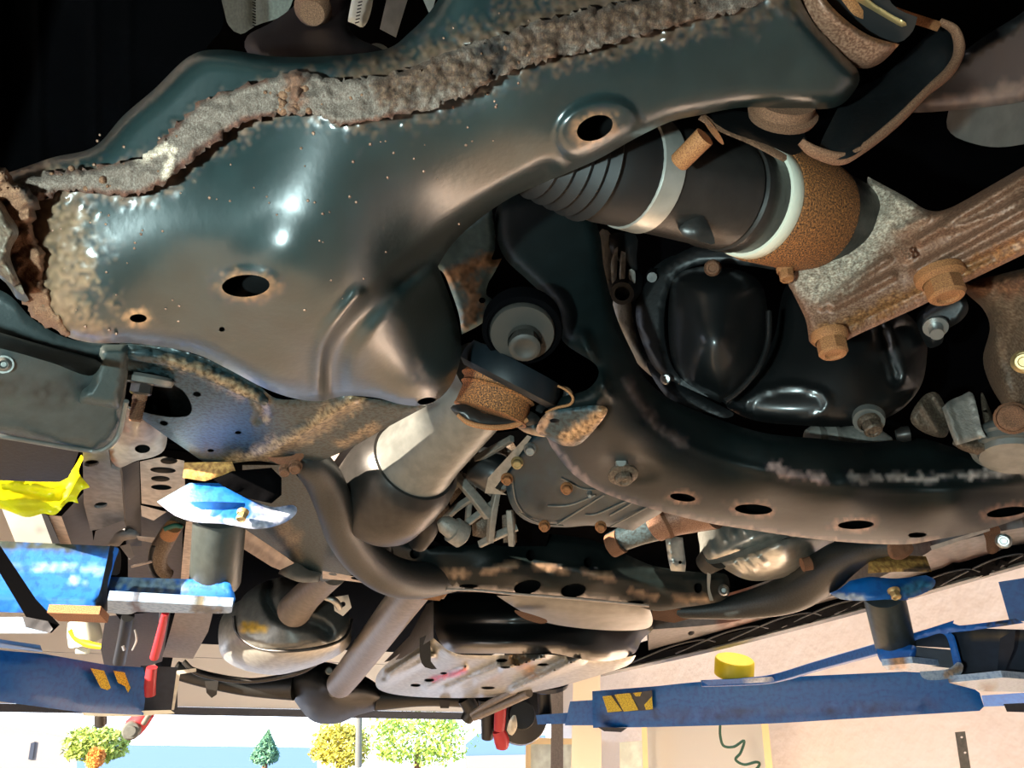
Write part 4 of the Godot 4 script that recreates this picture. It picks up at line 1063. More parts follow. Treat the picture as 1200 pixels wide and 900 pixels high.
func left_clutter() -> void:
	var t: Node3D
	# hoses and fittings between panel and sleeve
	t = thing("fuel_filler_hose", P(190, 650, 1.35), "dirty curved hose with a clamp between the grey floor panel and the lift sleeve", "hose")
	var hose := rod("hose", M.alloy_dirty, "208,612,1.3,9 200,622,1.32,10 193,634,1.34,11 186,648,1.36,11 186,664,1.38,10 196,674,1.4,8", {"seg": 8, "lump": 0.002}, t)
	rod("hose_clamp", M.rust_orange, "203,617,1.28,9 197,628,1.29,9", {"lump": 0.002}, hose)
	rod("cable", M.black_rubber, "180,640,1.3,2.5 176,655,1.3,2.5 180,672,1.3,2.5 190,682,1.3,2.5", {"n": 8}, t)
	rod("green_tail", M.green_cord, "193,620,1.27,3 205,616,1.27,3 214,618,1.27,2", {"n": 8}, t)
	t = thing("floor_rail", P(225, 640, 1.5), "pale primed floor rail running behind the dark lift sleeve", "floor rail")
	plate("rail_face", M.primer_beige, "218,611* 240,610* 236,650* 230,690* 211,690* 214,650*", "218,611,1.25 240,611,1.25 220,690,1.7", {"sharp": true, "th": 0.03, "ridges": [["216,646 236,646", 3, -0.006]]}, t)
	plate("rail_lower", M.primer_grey, "206,715* 250,716* 244,740* 226,772* 190,770* 198,745*", "206,715,1.9 250,716,1.9 200,770,2.5", {"sharp": true, "th": 0.03}, t)
	t = thing("cross_stay", P(310, 650, 1.4), "beige folded steel stay slanting from the lift sleeve to the crossmember", "stay")
	plate("stay_upper", M.primer_beige, "284,618* 290,622* 336,653* 345,660* 328,668* 318,664* 280,640*", "284,620,1.25 340,660,1.42 285,640,1.27", {"sharp": true, "th": 0.02, "step": 5.0, "ridges": [["284,628 330,660", 4, -0.008]]}, t)
	plate("stay_lower", M.steel_dull, "328,668* 345,658 362,668 378,670* 374,682* 350,682 326,672*", "328,668,1.42 375,675,1.5 350,682,1.45", {"th": 0.015, "step": 5.0, "edge": 4.0, "roll": 0.006}, t)
	t = thing("inner_frame_panel", P(330, 600, 1.3), "near-black frame side panel behind the lift pad and curved tube", "frame panel")
	plate("panel", M.frame_paint, "284,545* 345,545* 380,600* 400,640* 420,672* 378,682* 340,655* 285,620*", "284,560,1.15 380,600,1.25 400,670,1.5", {"sharp": true, "th": 0.02, "paint": [["330,610 345,640", 10, Color8(110, 100, 84), 1.5]]}, t)
	plate("panel_rail", M.primer_dark, "150,600* 215,598* 212,690* 150,690*", "150,600,1.3 215,600,1.3 180,690,1.8", {"sharp": true, "th": 0.02}, t)
	# grey ribs near the arm mouth
	t = thing("grey_sill_brackets", P(140, 645, 1.25), "grey pressed bracket ends just above the blue arm's mouth", "bracket")
	plate("bracket_end", M.primer_grey, "116,638* 122,628 138,618 160,622 162,630 145,634 140,640 128,640", 1.25, {"th": 0.03, "step": 4.0, "edge": 3.0, "roll": 0.005, "ridges": [["138,628 160,626", 3, 0.006]]}, t)
	plate("bracket_leg", M.primer_grey, "140,640* 152,637* 158,652* 152,656*", 1.28, {"sharp": true, "th": 0.02}, t)
	plate("pale_link", M.primer_beige, "160,628* 182,630* 178,636* 162,633*", 1.24, {"sharp": true, "th": 0.006}, t)
	rod("thin_rod", M.primer_beige, "154,664,1.28,1.6 178,658,1.28,1.6", {"n": 6}, t)
	# below the blue arm
	t = thing("rear_suspension_links", P(150, 755, 2.4), "dark rear suspension links in shade below the left lift arm", "suspension links")
	plate("side_plate", M.primer_dark, "124,722* 200,716* 190,775* 170,782* 122,780* 118,760*", "124,722,2.3 200,720,2.3 150,780,2.9", {"sharp": true, "th": 0.03}, t)
	rod("link", M.black_satin, "150,722,2.2,7 146,745,2.3,7 140,775,2.45,7", {}, t)
	rod("thin_post", M.zinc, "188,716,2.2,1.6 188,740,2.3,1.6", {"n": 8}, t)
	rod("brake_line", M.zinc, "158,738,2.2,1 160,750,2.2,1.2 155,762,2.2,1", {"n": 6}, t)
	rod("bolt_pair", M.zinc, "144,757,2.2,2 146,762,2.2,2", {"n": 8}, t)
	t = thing("white_jug", P(98, 742, 3.0), "white jug with a yellow base standing in the gap below the blue lift arm", "jug")
	lathe("jug_body", M.white_paint, P(96, 726, 3.0), P(101, 752, 3.0), [0, 0, 0, 0.05, 0.5, 0.06, 1, 0.062, 1, 0], t, 20)
	rod("jug_base", M.yellow_cap, "82,738,2.95,3 90,748,2.95,4 104,755,2.95,4 120,758,2.95,3", {"n": 10}, t)
	lathe("green_lamp", M.frosted, P(90, 763, 3.0), P(104, 763, 3.0), [0, 0, 0, 0.012, 1, 0.012, 1, 0], t, 10)
func middle() -> void:
	var t: Node3D
	var b: Buf
	# ---- front exhaust section
	t = thing("exhaust_sleeve", P(480, 550, 1.05), "fat dark cylinder with a shiny pale grey neck behind the control arm's lobe", "exhaust sleeve")
	var a := P(575, 440, 0.92)
	var c := P(443, 588, 1.12)
	lathe("neck", M.steel_dull, a, c, [0, 0, 0, 0.052, 0.5, 0.056, 0.62, 0.060, 0.66, 0.066, 0.68, 0.0], t, 48)
	lathe("collar", M.steel_dark, a, c, [0.62, 0.0, 0.62, 0.064, 0.66, 0.074, 0.72, 0.078, 0.80, 0.078, 0.83, 0.080, 0.97, 0.078, 1.0, 0.074, 1.0, 0.04, 1.0, 0.0], t, 56)
	rod("tail_pipe", M.steel_dark, "440,575,1.15,20 424,592,1.2,20 405,610,1.28,20", {"n": 24}, t)
	# rails either side
	t = thing("transmission_tunnel_rail", P(410, 560, 1.3), "grey satin tunnel rail left of the fat dark cylinder", "tunnel rail")
	plate("rail", M.primer_dark, "455,482* 520,470* 470,520* 440,575* 425,640* 400,650* 392,600* 384,545*", "455,482,1.1 384,545,1.2 410,640,1.55", {"sharp": true, "th": 0.05}, t)
	plate("rail_shine", M.primer_grey, "398,560* 432,540* 430,568* 412,595* 402,590*", "398,560,1.17 432,545,1.17 410,590,1.3", {"sharp": true, "th": 0.02}, t)  # paler plate puts the sheen on the rail into the shape
	plate("rail_strip", M.primer_beige, "384,540* 398,524* 400,528* 388,546*", 1.12, {"sharp": true, "th": 0.006}, t)
	plate("side_heat_shield", M.steel_dark, "428,610* 445,604* 480,612* 478,630* 430,622*", "428,612,1.35 480,615,1.35 450,630,1.42", {"th": 0.02, "edge": 4.0, "roll": 0.01}, t)
	plate("pale_tab", M.primer_beige, "440,602* 455,590* 470,594* 468,606*", 1.38, {"sharp": true, "th": 0.01}, t)
	# ---- gearbox castings
	t = thing("gearbox_case", P(550, 590, 1.2), "jumble of grey alloy gearbox ribs left of the black ribbed transmission pan", "gearbox")
	plate("case_back", M.void_black, "490,560* 560,510* 640,500* 660,560* 640,640* 520,640* 470,610*", "490,560,1.3 640,510,1.25 560,640,1.4", {"sharp": true, "th": 0.15}, t)
	b = Buf.new()
	for w in ["530,553,1.14,4 552,578,1.14,4.5 573,604,1.15,5", "560,553,1.14,3.5 578,562,1.14,4 592,574,1.13,3.5", "582,578,1.15,3.5 577,604,1.15,4 574,634,1.17,3.5", "546,614,1.16,3 562,602,1.16,3 582,588,1.15,3.5", "597,598,1.17,3.5 599,618,1.17,4 600,638,1.18,3.5", "506,592,1.16,3 524,576,1.16,3.5 546,558,1.15,3.5", "520,610,1.17,3 534,596,1.16,3 552,584,1.15,3", "556,566,1.16,3 550,590,1.17,3 548,612,1.18,3", "562,638,1.19,3 586,626,1.18,3.5 606,618,1.18,3", "552,542,1.12,3 576,528,1.10,3.5 600,514,1.07,3"]:
		rod("case_rib", M.cast_alloy, w, {"sec": rrect(2.0, 2.6, 0.35), "seg": 3}, t)
	for w in ["520,562* 542,552* 542,576* 528,592*", "548,560* 562,556* 580,572* 575,582*", "588,604* 604,600* 606,636* 590,636*", "552,544* 600,516* 606,526* 560,558*", "552,604* 574,606* 572,632* 554,628*", "500,594* 520,580* 528,598* 512,612*"]:
		plate("case_web", M.alloy_dirty, w, 1.2, {"sharp": true, "th": 0.03, "edge": 3.0, "roll": 0.006}, t)
	lathe("sensor", M.cast_alloy, P(515, 610, 1.13), P(545, 630, 1.15), [0, 0, 0, 0.006, 0.2, 0.014, 0.5, 0.016, 0.52, 0.02, 0.9, 0.02, 1, 0.012, 1, 0], t, 20)
	rod("dark_hose", M.black_rubber, "470,610,1.2,14 490,604,1.2,15 500,618,1.22,14 490,636,1.25,12", {"n": 20}, t)
	bolt(M.zinc, P(515, 595, 1.13), CAM - P(515, 595, 1.13), 0.004, 0.006, t, 1.2)
	lathe("dark_drum", M.black_gloss, P(560, 545, 1.14), P(590, 560, 1.12), [0, 0, 0, 0.03, 0.7, 0.032, 1, 0.026, 1, 0], t, 28)
	# ---- transmission pan
	t = thing("transmission_pan", P(680, 570, 1.1), "dusty black transmission pan with stamped ribs and small bolts below the crossmember", "transmission pan")
	plate("pan_shell", M.pan_teal, "598,590 592,560 600,540 618,512* 640,500* 660,500 700,540 760,580* 785,588 776,600 760,610 742,622* 720,618 690,616 660,618 630,615 610,606",
		"598,590,1.10 620,515,1.03 600,560,1.08 780,590,1.08 740,620,1.16 640,610,1.14 680,560,1.06", {"step": 5.0, "edge": 12.0, "roll": 0.015, "th": 0.05, "dimples": [[665, 572, 14, 10, 20, -0.006, 0.4]], "grain": 0.4}, t)
	var pf := fit("598,590,1.10 620,515,1.03 600,560,1.08 780,590,1.08 740,620,1.16 640,610,1.14 680,560,1.06")
	for w in ["642,593 668,592 698,580", "652,615 681,597 708,580", "686,603 701,602 735,587 739,590 715,604", "716,617 763,592", "658,560 681,572 698,574", "608,600 630,612 660,616", "600,560 604,585 612,600"]:
		var pa := ""
		for e in nums(w):
			pa += "%f,%f,%f,1.1 " % [e[0], e[1], pf.at(e[0], e[1]) - 0.001]
		rod("pan_rib", M.steel_dull, pa, {"n": 8, "seg": 5}, t)
	plate("pan_flange", M.cast_alloy, "618,510* 623,512* 604,540* 580,572* 594,580* 568,578* 572,560*", "618,510,1.02 575,570,1.09 595,580,1.09", {"th": 0.01, "step": 4.0}, t)
	for q in [[621, 526, 1.02, "zinc"], [606, 542, 1.04, "brass_zinc"], [594, 561, 1.06, "rust_orange"], [664, 572, 1.045, "rust_orange"], [704, 617, 1.12, "rust_orange"], [691, 578, 1.04, "zinc"], [638, 616, 1.12, "rust_orange"]]:
		bolt(M[q[3]], P(q[0], q[1], q[2]), CAM - P(q[0], q[1], q[2]) + Vector3(0, -0.5, 0), 0.0065 if q[1] != 578 else 0.003, 0.012, t, 1.35)
	# ---- transmission crossmember
	t = thing("transmission_crossmember", P(660, 680, 1.4), "wide black crossmember with two rounded slots and rusty weld patches across the lower middle", "crossmember")
	plate("beam_shell", M.black_enamel, "440,630* 470,634 520,640 560,637 590,630 640,626 690,632 730,648 770,664 830,672* 852,674 850,702 800,712 768,716 740,708 700,702 640,697 600,694 560,690 530,687 500,684 470,672",
		"440,640,1.40 500,660,1.37 500,684,1.40 600,640,1.41 600,670,1.36 600,694,1.41 700,650,1.42 700,680,1.38 700,702,1.43 800,680,1.43 800,710,1.45 850,690,1.44", {"step": 5.0, "edge": 9.0, "roll": 0.012, "th": 0.05, "blind": true, "lip": 0.005,
		"holes": [[622, 651, 5.5, 6.5, 0], [689, 659, 5, 6, 0], ["598,694 612,680 632,678 634,684 624,697 606,698"][0] if false else [618, 688, 16, 8, -12], [672, 692, 15, 8, -8], [549, 687, 11, 2.6, 0], [745, 706, 10, 2.4, 0], [486, 649, 6, 6, 0], [818, 689, 5, 6, 0]],
		"ridges": [["560,668 620,660 650,664 690,670 740,680 800,694", 6, 0.006]],
		"paint": [["518,673 545,672", 6, Color8(140, 114, 92), 0.5, 0.001], ["568,671 604,661", 4.5, Color8(140, 114, 92), 0.5, 0.001], ["628,664 662,670", 4.5, Color8(140, 114, 92), 0.5, 0.001], ["686,670 718,678", 4.5, Color8(140, 114, 92), 0.5, 0.001], ["738,692 768,700", 4.5, Color8(140, 114, 92), 0.5, 0.001], ["792,702 828,702", 4.5, Color8(150, 122, 96), 0.5, 0.001], ["535,688 640,697 740,708", 2, Color8(170, 160, 152), 0.3]]}, t)
	rod("lower_lip", M.primer_beige, "523,691,1.392,1.6 560,692,1.392,1.6 600,696,1.394,1.6 640,699,1.395,1.6 700,704,1.41,1.6 760,710,1.44,1.6", {"n": 8}, t)
	plate("rail_flange", M.primer_beige, "378,669* 440,680 500,690* 525,695* 520,702* 490,700 430,684 378,678*", "378,672,1.42 520,698,1.46 440,684,1.44", {"th": 0.012, "step": 5.0, "paint": [["470,690 522,698", 9, Color8(158, 128, 96), 0.8, 0.001]], "holes": [[390, 673, 5, 1.6, 8], [418, 678, 7, 1.8, 8]]}, t)
	plate("side_gusset", M.black_satin, "424,624* 470,628* 474,660* 440,655*", "424,626,1.42 472,630,1.42 450,658,1.45", {"sharp": true, "th": 0.02}, t)
	bolt(M.steel_dark, P(453, 644, 1.40), CAM - P(453, 644, 1.40), 0.014, 0.015, t, 1.3)
	plate("rust_tab", M.rust_orange, "484,690* 522,686* 524,696* 515,704* 488,702*", 1.44, {"th": 0.012, "step": 4.0, "rough": 0.003}, t)
	plate("end_seam", M.steel_bright, "829,671 833,673 832,690 836,704 832,704 829,690", 1.37, {"th": 0.006, "step": 3.0}, t)
	lathe("weld_nut", M.steel_dull, P(848, 691, 1.40), P(848, 692, 1.37), [0, 0, 0, 0.010, 0.8, 0.010, 1, 0.007, 0.8, 0.004, 0.8, 0], t, 16)
	# grey skid
	t = thing("skid_plate", P(680, 718, 1.55), "bare grey curved skid plate hanging under the transmission crossmember", "skid plate")
	plate("plate", M.skid_grey, "582,698* 640,699 700,703 760,709* 765,728 756,737 720,739 670,735 635,728 610,716", "585,700,1.45 760,712,1.5 680,737,1.62 620,720,1.56", {"step": 5.0, "edge": 6.0, "roll": 0.01, "th": 0.006, "ridges": [["625,712 690,720 760,722", 8, 0.006]]}, t)
	plate("rust_edge", M.rust, "604,715 640,726 634,731 612,724", 1.53, {"th": 0.005, "step": 3.0}, t)
	# ---- right curved tube
	t = thing("right_frame_tube", P(920, 690, 1.4), "scuffed black tube curving up to the right lift pad from the crossmember", "frame tube")
	rod("tube", M.tube_scuffed, "770,716,1.52,8 820,716,1.50,9 870,710,1.47,15 920,698,1.42,21 955,678,1.36,24 985,656,1.28,21 1015,644,1.2,14 1050,640,1.16,10", {"n": 24, "seg": 8}, t)
	plate("tube_end", M.rust, "1042,634 1066,636 1070,646 1056,656 1042,652", 1.14, {"th": 0.02, "step": 3.0, "rough": 0.004, "edge": 3.0, "roll": 0.005}, t)
	plate("rust_bracket", M.rust, "764,712* 800,714* 812,724* 790,730* 765,726*", 1.5, {"th": 0.02, "step": 4.0, "rough": 0.003}, t)
	rod("rust_nut", M.rust, "940,662,1.3,8 950,660,1.3,8", {"lump": 0.002}, t)
	# ---- catalytic converter and front pipe
	t = thing("catalytic_converter", P(895, 645, 1.35), "bright silver catalytic converter shell with pressed ribs and a side seam", "catalytic converter")
	plate("upper_shell", M.steel_bright, "820,640 818,622 826,612 850,605* 920,608* 975,620 972,632 930,630 900,636 870,645 838,658 822,652", "820,640,1.38 850,610,1.36 970,625,1.38 880,625,1.28", {"step": 4.0, "edge": 14.0, "roll": 0.03, "th": 0.05, "ridges": [["842,612 848,634", 5, 0.016], ["853,609 859,628", 5, 0.016], ["865,607 871,622", 5, 0.016], ["829,618 833,646", 5, 0.012]]}, t)
	plate("seam_flange", M.steel_bright, "826,655* 838,655 880,640 915,622* 935,615 940,620 905,638 870,652 842,660 830,660", "826,655,1.31 880,645,1.27 930,620,1.30", {"step": 4.0, "th": 0.012, "edge": 2.0, "roll": 0.003}, t)
	plate("lower_shell", M.steel_bright, "842,658 880,648 920,632 974,626 972,648 958,664 930,674 900,680 878,680 858,672", "842,660,1.36 920,650,1.28 970,640,1.38 890,678,1.37", {"step": 4.0, "edge": 16.0, "roll": 0.03, "th": 0.05, "ridges": [["857,658 871,673", 5, 0.016], ["868,653 884,669", 5, 0.016], ["880,648 896,661", 5, 0.016]]}, t)
	lathe("inlet_stub", M.bush_dark, P(838, 652, 1.38), P(826, 662, 1.40), [0, 0, 0, 0.026, 1, 0.02, 1, 0], t, 24)
	t = thing("front_exhaust_pipe", P(770, 615, 1.28), "rust-brown exhaust pipe with a wider joint entering under the crossmember", "exhaust pipe")
	rod("pipe", M.frame_paint, "716,638,1.34,13 745,625,1.31,15 775,614,1.28,18", {"n": 28}, t)
	var joint := rod("pipe_joint", M.cast_brown, "768,616,1.275,19 785,608,1.26,21 805,602,1.25,23 835,594,1.22,26", {"n": 28}, t)
	rod("joint_ring", M.rust, "776,612,1.26,21 780,610,1.26,21", {"n": 28}, joint)
	rod("pipe_rust", M.rust, "716,640,1.33,14 728,634,1.32,14", {"n": 28}, t)
	t = thing("hanger_bracket", P(792, 648, 1.3), "small bright silver folded bracket hanging under the rust-brown exhaust pipe", "bracket")
	plate("bracket", M.steel_bright, "779,628* 800,630* 804,660* 803,670* 786,669* 783,655*", 1.27, {"th": 0.02, "step": 4.0, "edge": 3.0, "roll": 0.006, "holes": [[797, 659, 2, 2, 0]], "ridges": [["783,632 788,664", 3, 0.006], ["788,662 803,662", 3, 0.005]]}, t)
	# ---- fuel tank
	t = thing("fuel_tank", P(620, 770, 2.2), "black moulded fuel tank under a riveted shiny heat shield in the lower middle", "fuel tank")
	plate("tank_body", M.black_gloss, "506,705 520,696 600,695 700,705 764,730 752,750 740,768 700,775 650,766 640,766 560,766 530,764 515,752 508,730",
		"506,730,2.1 600,700,2.05 600,740,1.92 540,750,1.95 700,740,1.98 745,760,2.05 680,750,1.96", {"step": 6.0, "edge": 16.0, "roll": 0.06, "th": 0.35, "ridges": [["512,732 600,732 680,730", 8, -0.02]], "dimples": [[590, 720, 70, 14, 0, 0.015, 0.3], [580, 752, 55, 12, 0, 0.02, 0.4]]}, t)
	plate("tank_strap", M.black_rubber, "492,748* 504,742* 505,775* 512,784 498,782 492,770", 2.0, {"th": 0.01}, t)
	plate("heat_shield", M.steel_bright, "440,800 446,785 470,765 505,745* 530,764 560,768 640,767 700,774 745,768* 735,780 690,795 650,806 600,815 540,818 480,816 448,810",
		"440,800,2.75 505,750,2.15 530,765,2.1 640,770,2.08 740,770,2.05 650,805,2.55 540,817,2.9", {"step": 3.5, "blind": true, "edge": 5.0, "roll": 0.02, "th": 0.04, "rough": 0.004,
		"ridges": [["640,768 560,800", 7, 0.132], ["680,772 600,810", 7, 0.166], ["650,766 590,784", 7, 0.098], ["450,800 505,770", 7, 0.132], ["545,785 500,806", 7, 0.092], ["455,790 500,762", 7, 0.132], ["600,776 520,808", 7, 0.106]],
		"holes": [[588, 774, 7, 2.2, 0], [592, 782, 6, 1.4, 0], [503, 797, 6, 2, 0], [487, 803, 6, 2, 0], [636, 779, 7, 1.6, 0], [572, 806, 8, 1.8, 0], [520, 789, 4, 1.4, 0]],
		"paint": [["508,796 545,786", 4, Color8(220, 40, 60), 0.5], ["600,775 620,782", 10, Color8(200, 150, 90), 0.8]]}, t)
	plate("side_shield", M.primer_grey, "480,745* 500,708* 508,704* 508,748* 470,772* 450,776*", "480,745,2.3 505,706,2.1 455,776,2.6", {"sharp": true, "th": 0.02}, t)
	rod("drain_tube", M.steel_pipe, "620,812,2.6,5 590,826,2.75,4.5 556,841,2.9,4", {"n": 12}, t)
	rod("drain_tube", M.steel_pipe, "606,808,2.62,4 580,821,2.78,4 554,837,2.93,4", {"n": 12}, t)
	# ---- exhaust pipe & muffler
	t = thing("rear_exhaust_pipe", P(440, 745, 2.1), "straight grey-brown exhaust pipe running back from the crossmember to the axle", "exhaust pipe")
	rod("pipe", M.steel_pipe, "492,680,1.62,22 470,708,1.8,21 440,748,2.2,19 412,785,2.7,17 399,801,2.92,16", {"n": 28}, t)
	t = thing("muffler", P(335, 735, 2.1), "large brushed steel oval muffler with an embossed end plate left of the exhaust pipe", "muffler")
	plate("muffler_shell", M.steel_bright, "256,752 258,728 270,710 290,700* 405,720* 412,745 404,762 380,776 350,786 320,791 285,785 262,772", "256,750,2.2 330,760,2.02 405,740,2.2 330,790,2.2 290,705,2.2", {"step": 5.0, "edge": 24.0, "roll": 0.1, "th": 0.3}, t)
	var endp := plate("end_plate", M.steel_dull, "276,720 284,700 305,684 335,676 370,684 400,706 410,726 402,746 378,756 335,761 300,758 280,744", "276,720,2.05 335,680,2.12 405,720,2.12 335,758,1.97 340,720,2.0", {"step": 5.0, "edge": 5.0, "roll": 0.02, "th": 0.05, "ridges": [["318,684 314,700 322,718 345,728 372,732 384,742", 9, -0.06]], "paint": [["288,734 308,736", 6, Color8(214, 170, 60), 0.5]]}, t)
	rod("end_rim", M.steel_dark, "274,722,2.05,2 278,742,2.03,2 300,759,2.0,2 335,763,1.98,2 378,758,2.0,2 404,747,2.06,2 412,726,2.12,2", {"n": 8}, endp)
	rod("inlet_pipe", M.steel_pipe, "345,715,1.98,20 358,700,1.9,18 375,684,1.8,17 392,670,1.7,16", {"n": 24}, t)
	var hang := plate("hanger", M.zinc, "390,700* 408,697* 412,712* 402,722* 392,716*", 1.95, {"th": 0.02, "step": 4.0, "holes": [[402, 708, 3, 3, 0]]}, t)
	rod("hanger_rod", M.zinc, "380,700,1.9,3 392,704,1.9,4 398,712,1.92,4", {"n": 10}, hang)
	# ---- rear axle
	t = thing("rear_axle", P(390, 815, 3.2), "dark rear axle with a round differential case hanging at the lower left of centre", "axle")
	var diff := plate("diff_case", M.black_satin, "335,800 350,785 380,776 410,784 440,800 455,818 446,830 420,838 395,848 368,846 350,828", "335,810,3.2 400,790,3.1 450,820,3.15 390,845,3.2 390,815,2.98", {"step": 5.0, "edge": 18.0, "roll": 0.12, "th": 0.2, "dimples": [[388, 800, 12, 12, 0, 0.03, 0.7]]}, t)
	rod("axle_tube", M.black_satin, "205,785,3.1,10 240,796,3.15,9 290,805,3.2,10 345,806,3.2,14", {"n": 20}, t)
	rod("axle_tube", M.black_satin, "440,818,3.2,14 500,818,3.25,9 560,822,3.3,8 610,830,3.3,8", {"n": 20}, t)
	rod("stay_rod", M.steel_dark, "215,775,2.9,3 235,790,2.9,3 290,798,2.9,3 350,788,2.9,3 380,770,2.8,3", {"n": 10}, t)
	plate("link_mount", M.black_satin, "240,798* 256,798* 254,814* 248,818* 242,812*", 3.1, {"sharp": true, "th": 0.05}, t)
	for q in [[386, 786], [398, 800], [390, 812]]:
		bolt(M.steel_dull, P(q[0], q[1], 2.95), CAM - P(q[0], q[1], 2.95), 0.012, 0.02, diff, 1.3)
	plate("tank_clip", M.black_rubber, "514,820* 528,821* 526,830* 516,830*", 3.0, {"sharp": true, "th": 0.03}, t)
	# ---- rear right wheel end
	t = thing("red_shock_absorber", P(580, 850, 3.2), "red shock absorber hanging beside the black brake drum near the open door", "shock absorber")
	rod("tube", M.red_paint, "587,820,3.2,7 586,840,3.2,7 585,855,3.2,6.5", {}, t)
	rod("eye", M.red_paint, "584,856,3.2,7 588,868,3.2,9 588,876,3.2,7", {}, t)
	t = thing("brake_drum", P(610, 845, 3.3), "black brake drum with a bright shine patch left of the rear right lift pad", "brake drum")
	var drum := lathe("drum", M.black_gloss, P(607, 838, 3.35), P(612, 838, 3.22), [0, 0, 0, 0.115, 0.6, 0.122, 0.8, 0.115, 0.9, 0.06, 1.0, 0.055, 1.0, 0], t, 36)
	rod("drum_arm", M.black_satin, "570,818,3.25,10 572,840,3.25,9 571,865,3.25,7", {}, t)
	plate("drum_shine", M.steel_bright, "598,842 604,838 606,852 600,862 594,856", 3.15, {"th": 0.01, "step": 4.0, "edge": 3.0, "roll": 0.01}, drum)  # bright plate stands for the sheen on the black drum
	rod("spring_link", M.black_satin, "545,818,3.1,9 552,832,3.1,9 546,844,3.1,7", {}, t)

func right_side() -> void:
	var t: Node3D
	var b: Buf
	# ---- right sill
	t = thing("right_sill", C(1.35, 0.33, 1.8), "long black sill trim with pressed swirls beside the grey slotted rail", "sill trim")
	var trim := plate("sill_trim", M.void_black, "720,778* 850,744 1000,704 1100,676 1240,636* 1240,652* 1100,690 1000,718 850,757 706,790*", hz(0.34), {"step": 7.0, "th": 0.05, "dir": Vector3.UP,
		"ridges": [["740,778 790,762 830,762", 3, 0.030], ["800,768 850,748 890,746", 3, 0.030], ["870,750 910,732 950,732", 3, 0.030], ["940,730 985,712 1020,714", 3, 0.035], ["1010,712 1050,692 1090,694", 3, 0.040], ["1080,694 1120,672 1160,674", 3, 0.040], ["1150,676 1190,652 1230,652", 3, 0.040]]}, t)
	for k in 8:
		var x0 := 730.0 + k * 62.0
		var pa := ""
		for e in [[0.0, 3.0], [26.0, 8.0], [60.0, 13.0], [92.0, 12.0], [108.0, 6.0]]:
			var x: float = x0 + e[0]
			var y: float = 790.0 - (x - 706.0) * 0.2449 - maxf(0.0, x - 1000.0) * 0.03 - float(e[1]) * (1.0 + k * 0.05)
			pa += "%f,%f,%f,0.9 " % [x, y, 0.338 / kk(y)]
		rod("swirl_rib", M.primer_dark, pa, {"n": 6, "seg": 5}, trim)
	plate("sill_flange", M.steel_dull, "706,789* 850,756 1000,717 1100,689 1240,650* 1240,653* 1100,693 1000,721 850,760 704,793*", hz(0.335), {"step": 6.0, "th": 0.01, "dir": Vector3.UP}, t)
	t = thing("right_frame_rail", P(1000, 690, 1.5), "grey primed frame rail with a rounded slot behind the right lift pad", "frame rail")
	plate("rail_face", M.primer_grey, "760,738* 850,730 920,712 1000,690 1080,652 1100,640 1165,624* 1200,618* 1250,630* 1250,652* 1200,655 1100,680 1000,706 900,734 760,768*", hz(0.355), {"step": 7.0, "th": 0.08, "dir": Vector3.UP, "holes": [[1180, 650, 12, 8, -8], [810, 742, 4, 2.5, -15]], "paint": [["1100,655 1160,650", 18, Color8(92, 72, 70), 0.6], ["845,733 880,727", 8, Color8(130, 96, 84), 0.6]]}, t)
	var railb := plate("rail_bracket", M.rust, "1152,620 1164,616 1172,620 1170,645 1158,648 1155,632", 1.18, {"th": 0.02, "step": 3.0, "rough": 0.003}, t)
	bolt(M.zinc, P(1176, 634, 1.17), CAM - P(1176, 634, 1.17), 0.009, 0.012, railb, 1.3)
	plate("pinch_seam", M.primer_beige, "1090,640* 1160,618* 1160,622* 1092,645*", 1.15, {"sharp": true, "th": 0.01}, t)
	# ---- right lift pad stack
	t = thing("wood_block", P(1055, 662, 1.18), "brown grained wooden block on the right lift pad", "wood block")
	plate("block", M.wood, "1018,652* 1040,650 1085,652 1089,662* 1092,670* 1050,670 1017,672*", "1018,655,1.2 1088,655,1.19 1050,672,1.17", {"sharp": true, "th": 0.09, "edge": 3.0, "roll": 0.004, "step": 3.0, "ridges": [["1020,660 1090,657", 2, 0.003], ["1020,666 1090,664", 2, 0.003]], "paint": [["1060,670 1092,666", 5, Color8(70, 56, 40), 0.7], ["1020,656 1088,654", 2.5, Color8(150, 112, 60), 0.8]]}, t)
	t = thing("lift_pad", P(1035, 685, 1.25), "blue cast lift pad with raised wings under the brown wooden block", "lift pad")
	plate("pad_top", M.lift_blue_deep, "972,695* 984,690 995,681* 1020,676 1050,678 1085,674* 1096,680 1092,690 1070,700 1045,702 1010,704 985,702", "972,696,1.26 1000,682,1.24 1092,684,1.24 1040,702,1.2", {"step": 4.0, "edge": 4.0, "roll": 0.005, "th": 0.07, "paint": [["975,698 1010,702", 5, Color8(150, 160, 170), 0.7], ["1060,690 1090,684", 8, Color8(60, 130, 170), 0.9]]}, t)
	lathe("pad_collar", M.lift_blue, P(1035, 690, 1.26), P(1036, 702, 1.255), [0, 0, 0, 0.045, 0.5, 0.038, 0.7, 0.036, 1, 0.036, 1, 0], t, 32)
	bolt(M.brass_zinc, P(1047, 692, 1.2), Vector3(0, -1, 0.4), 0.008, 0.014, t, 1.2)
	t = thing("lift_pad_sleeve", P(1042, 730, 1.3), "dark grey extension sleeve under the blue pad of the right lift arm", "lift sleeve")
	lathe("sleeve", M.sleeve, P(1035, 696, 1.28), P(1050, 760, 1.33), [0, 0, 0, 0.0325, 0.04, 0.0335, 0.96, 0.0335, 1, 0.032, 1, 0], t, 40)
	t = thing("front_right_lift_arm", P(1130, 770, 1.3), "blue telescopic lift arm with an open channel at the right border, carrying the dark sleeve", "lift arm")
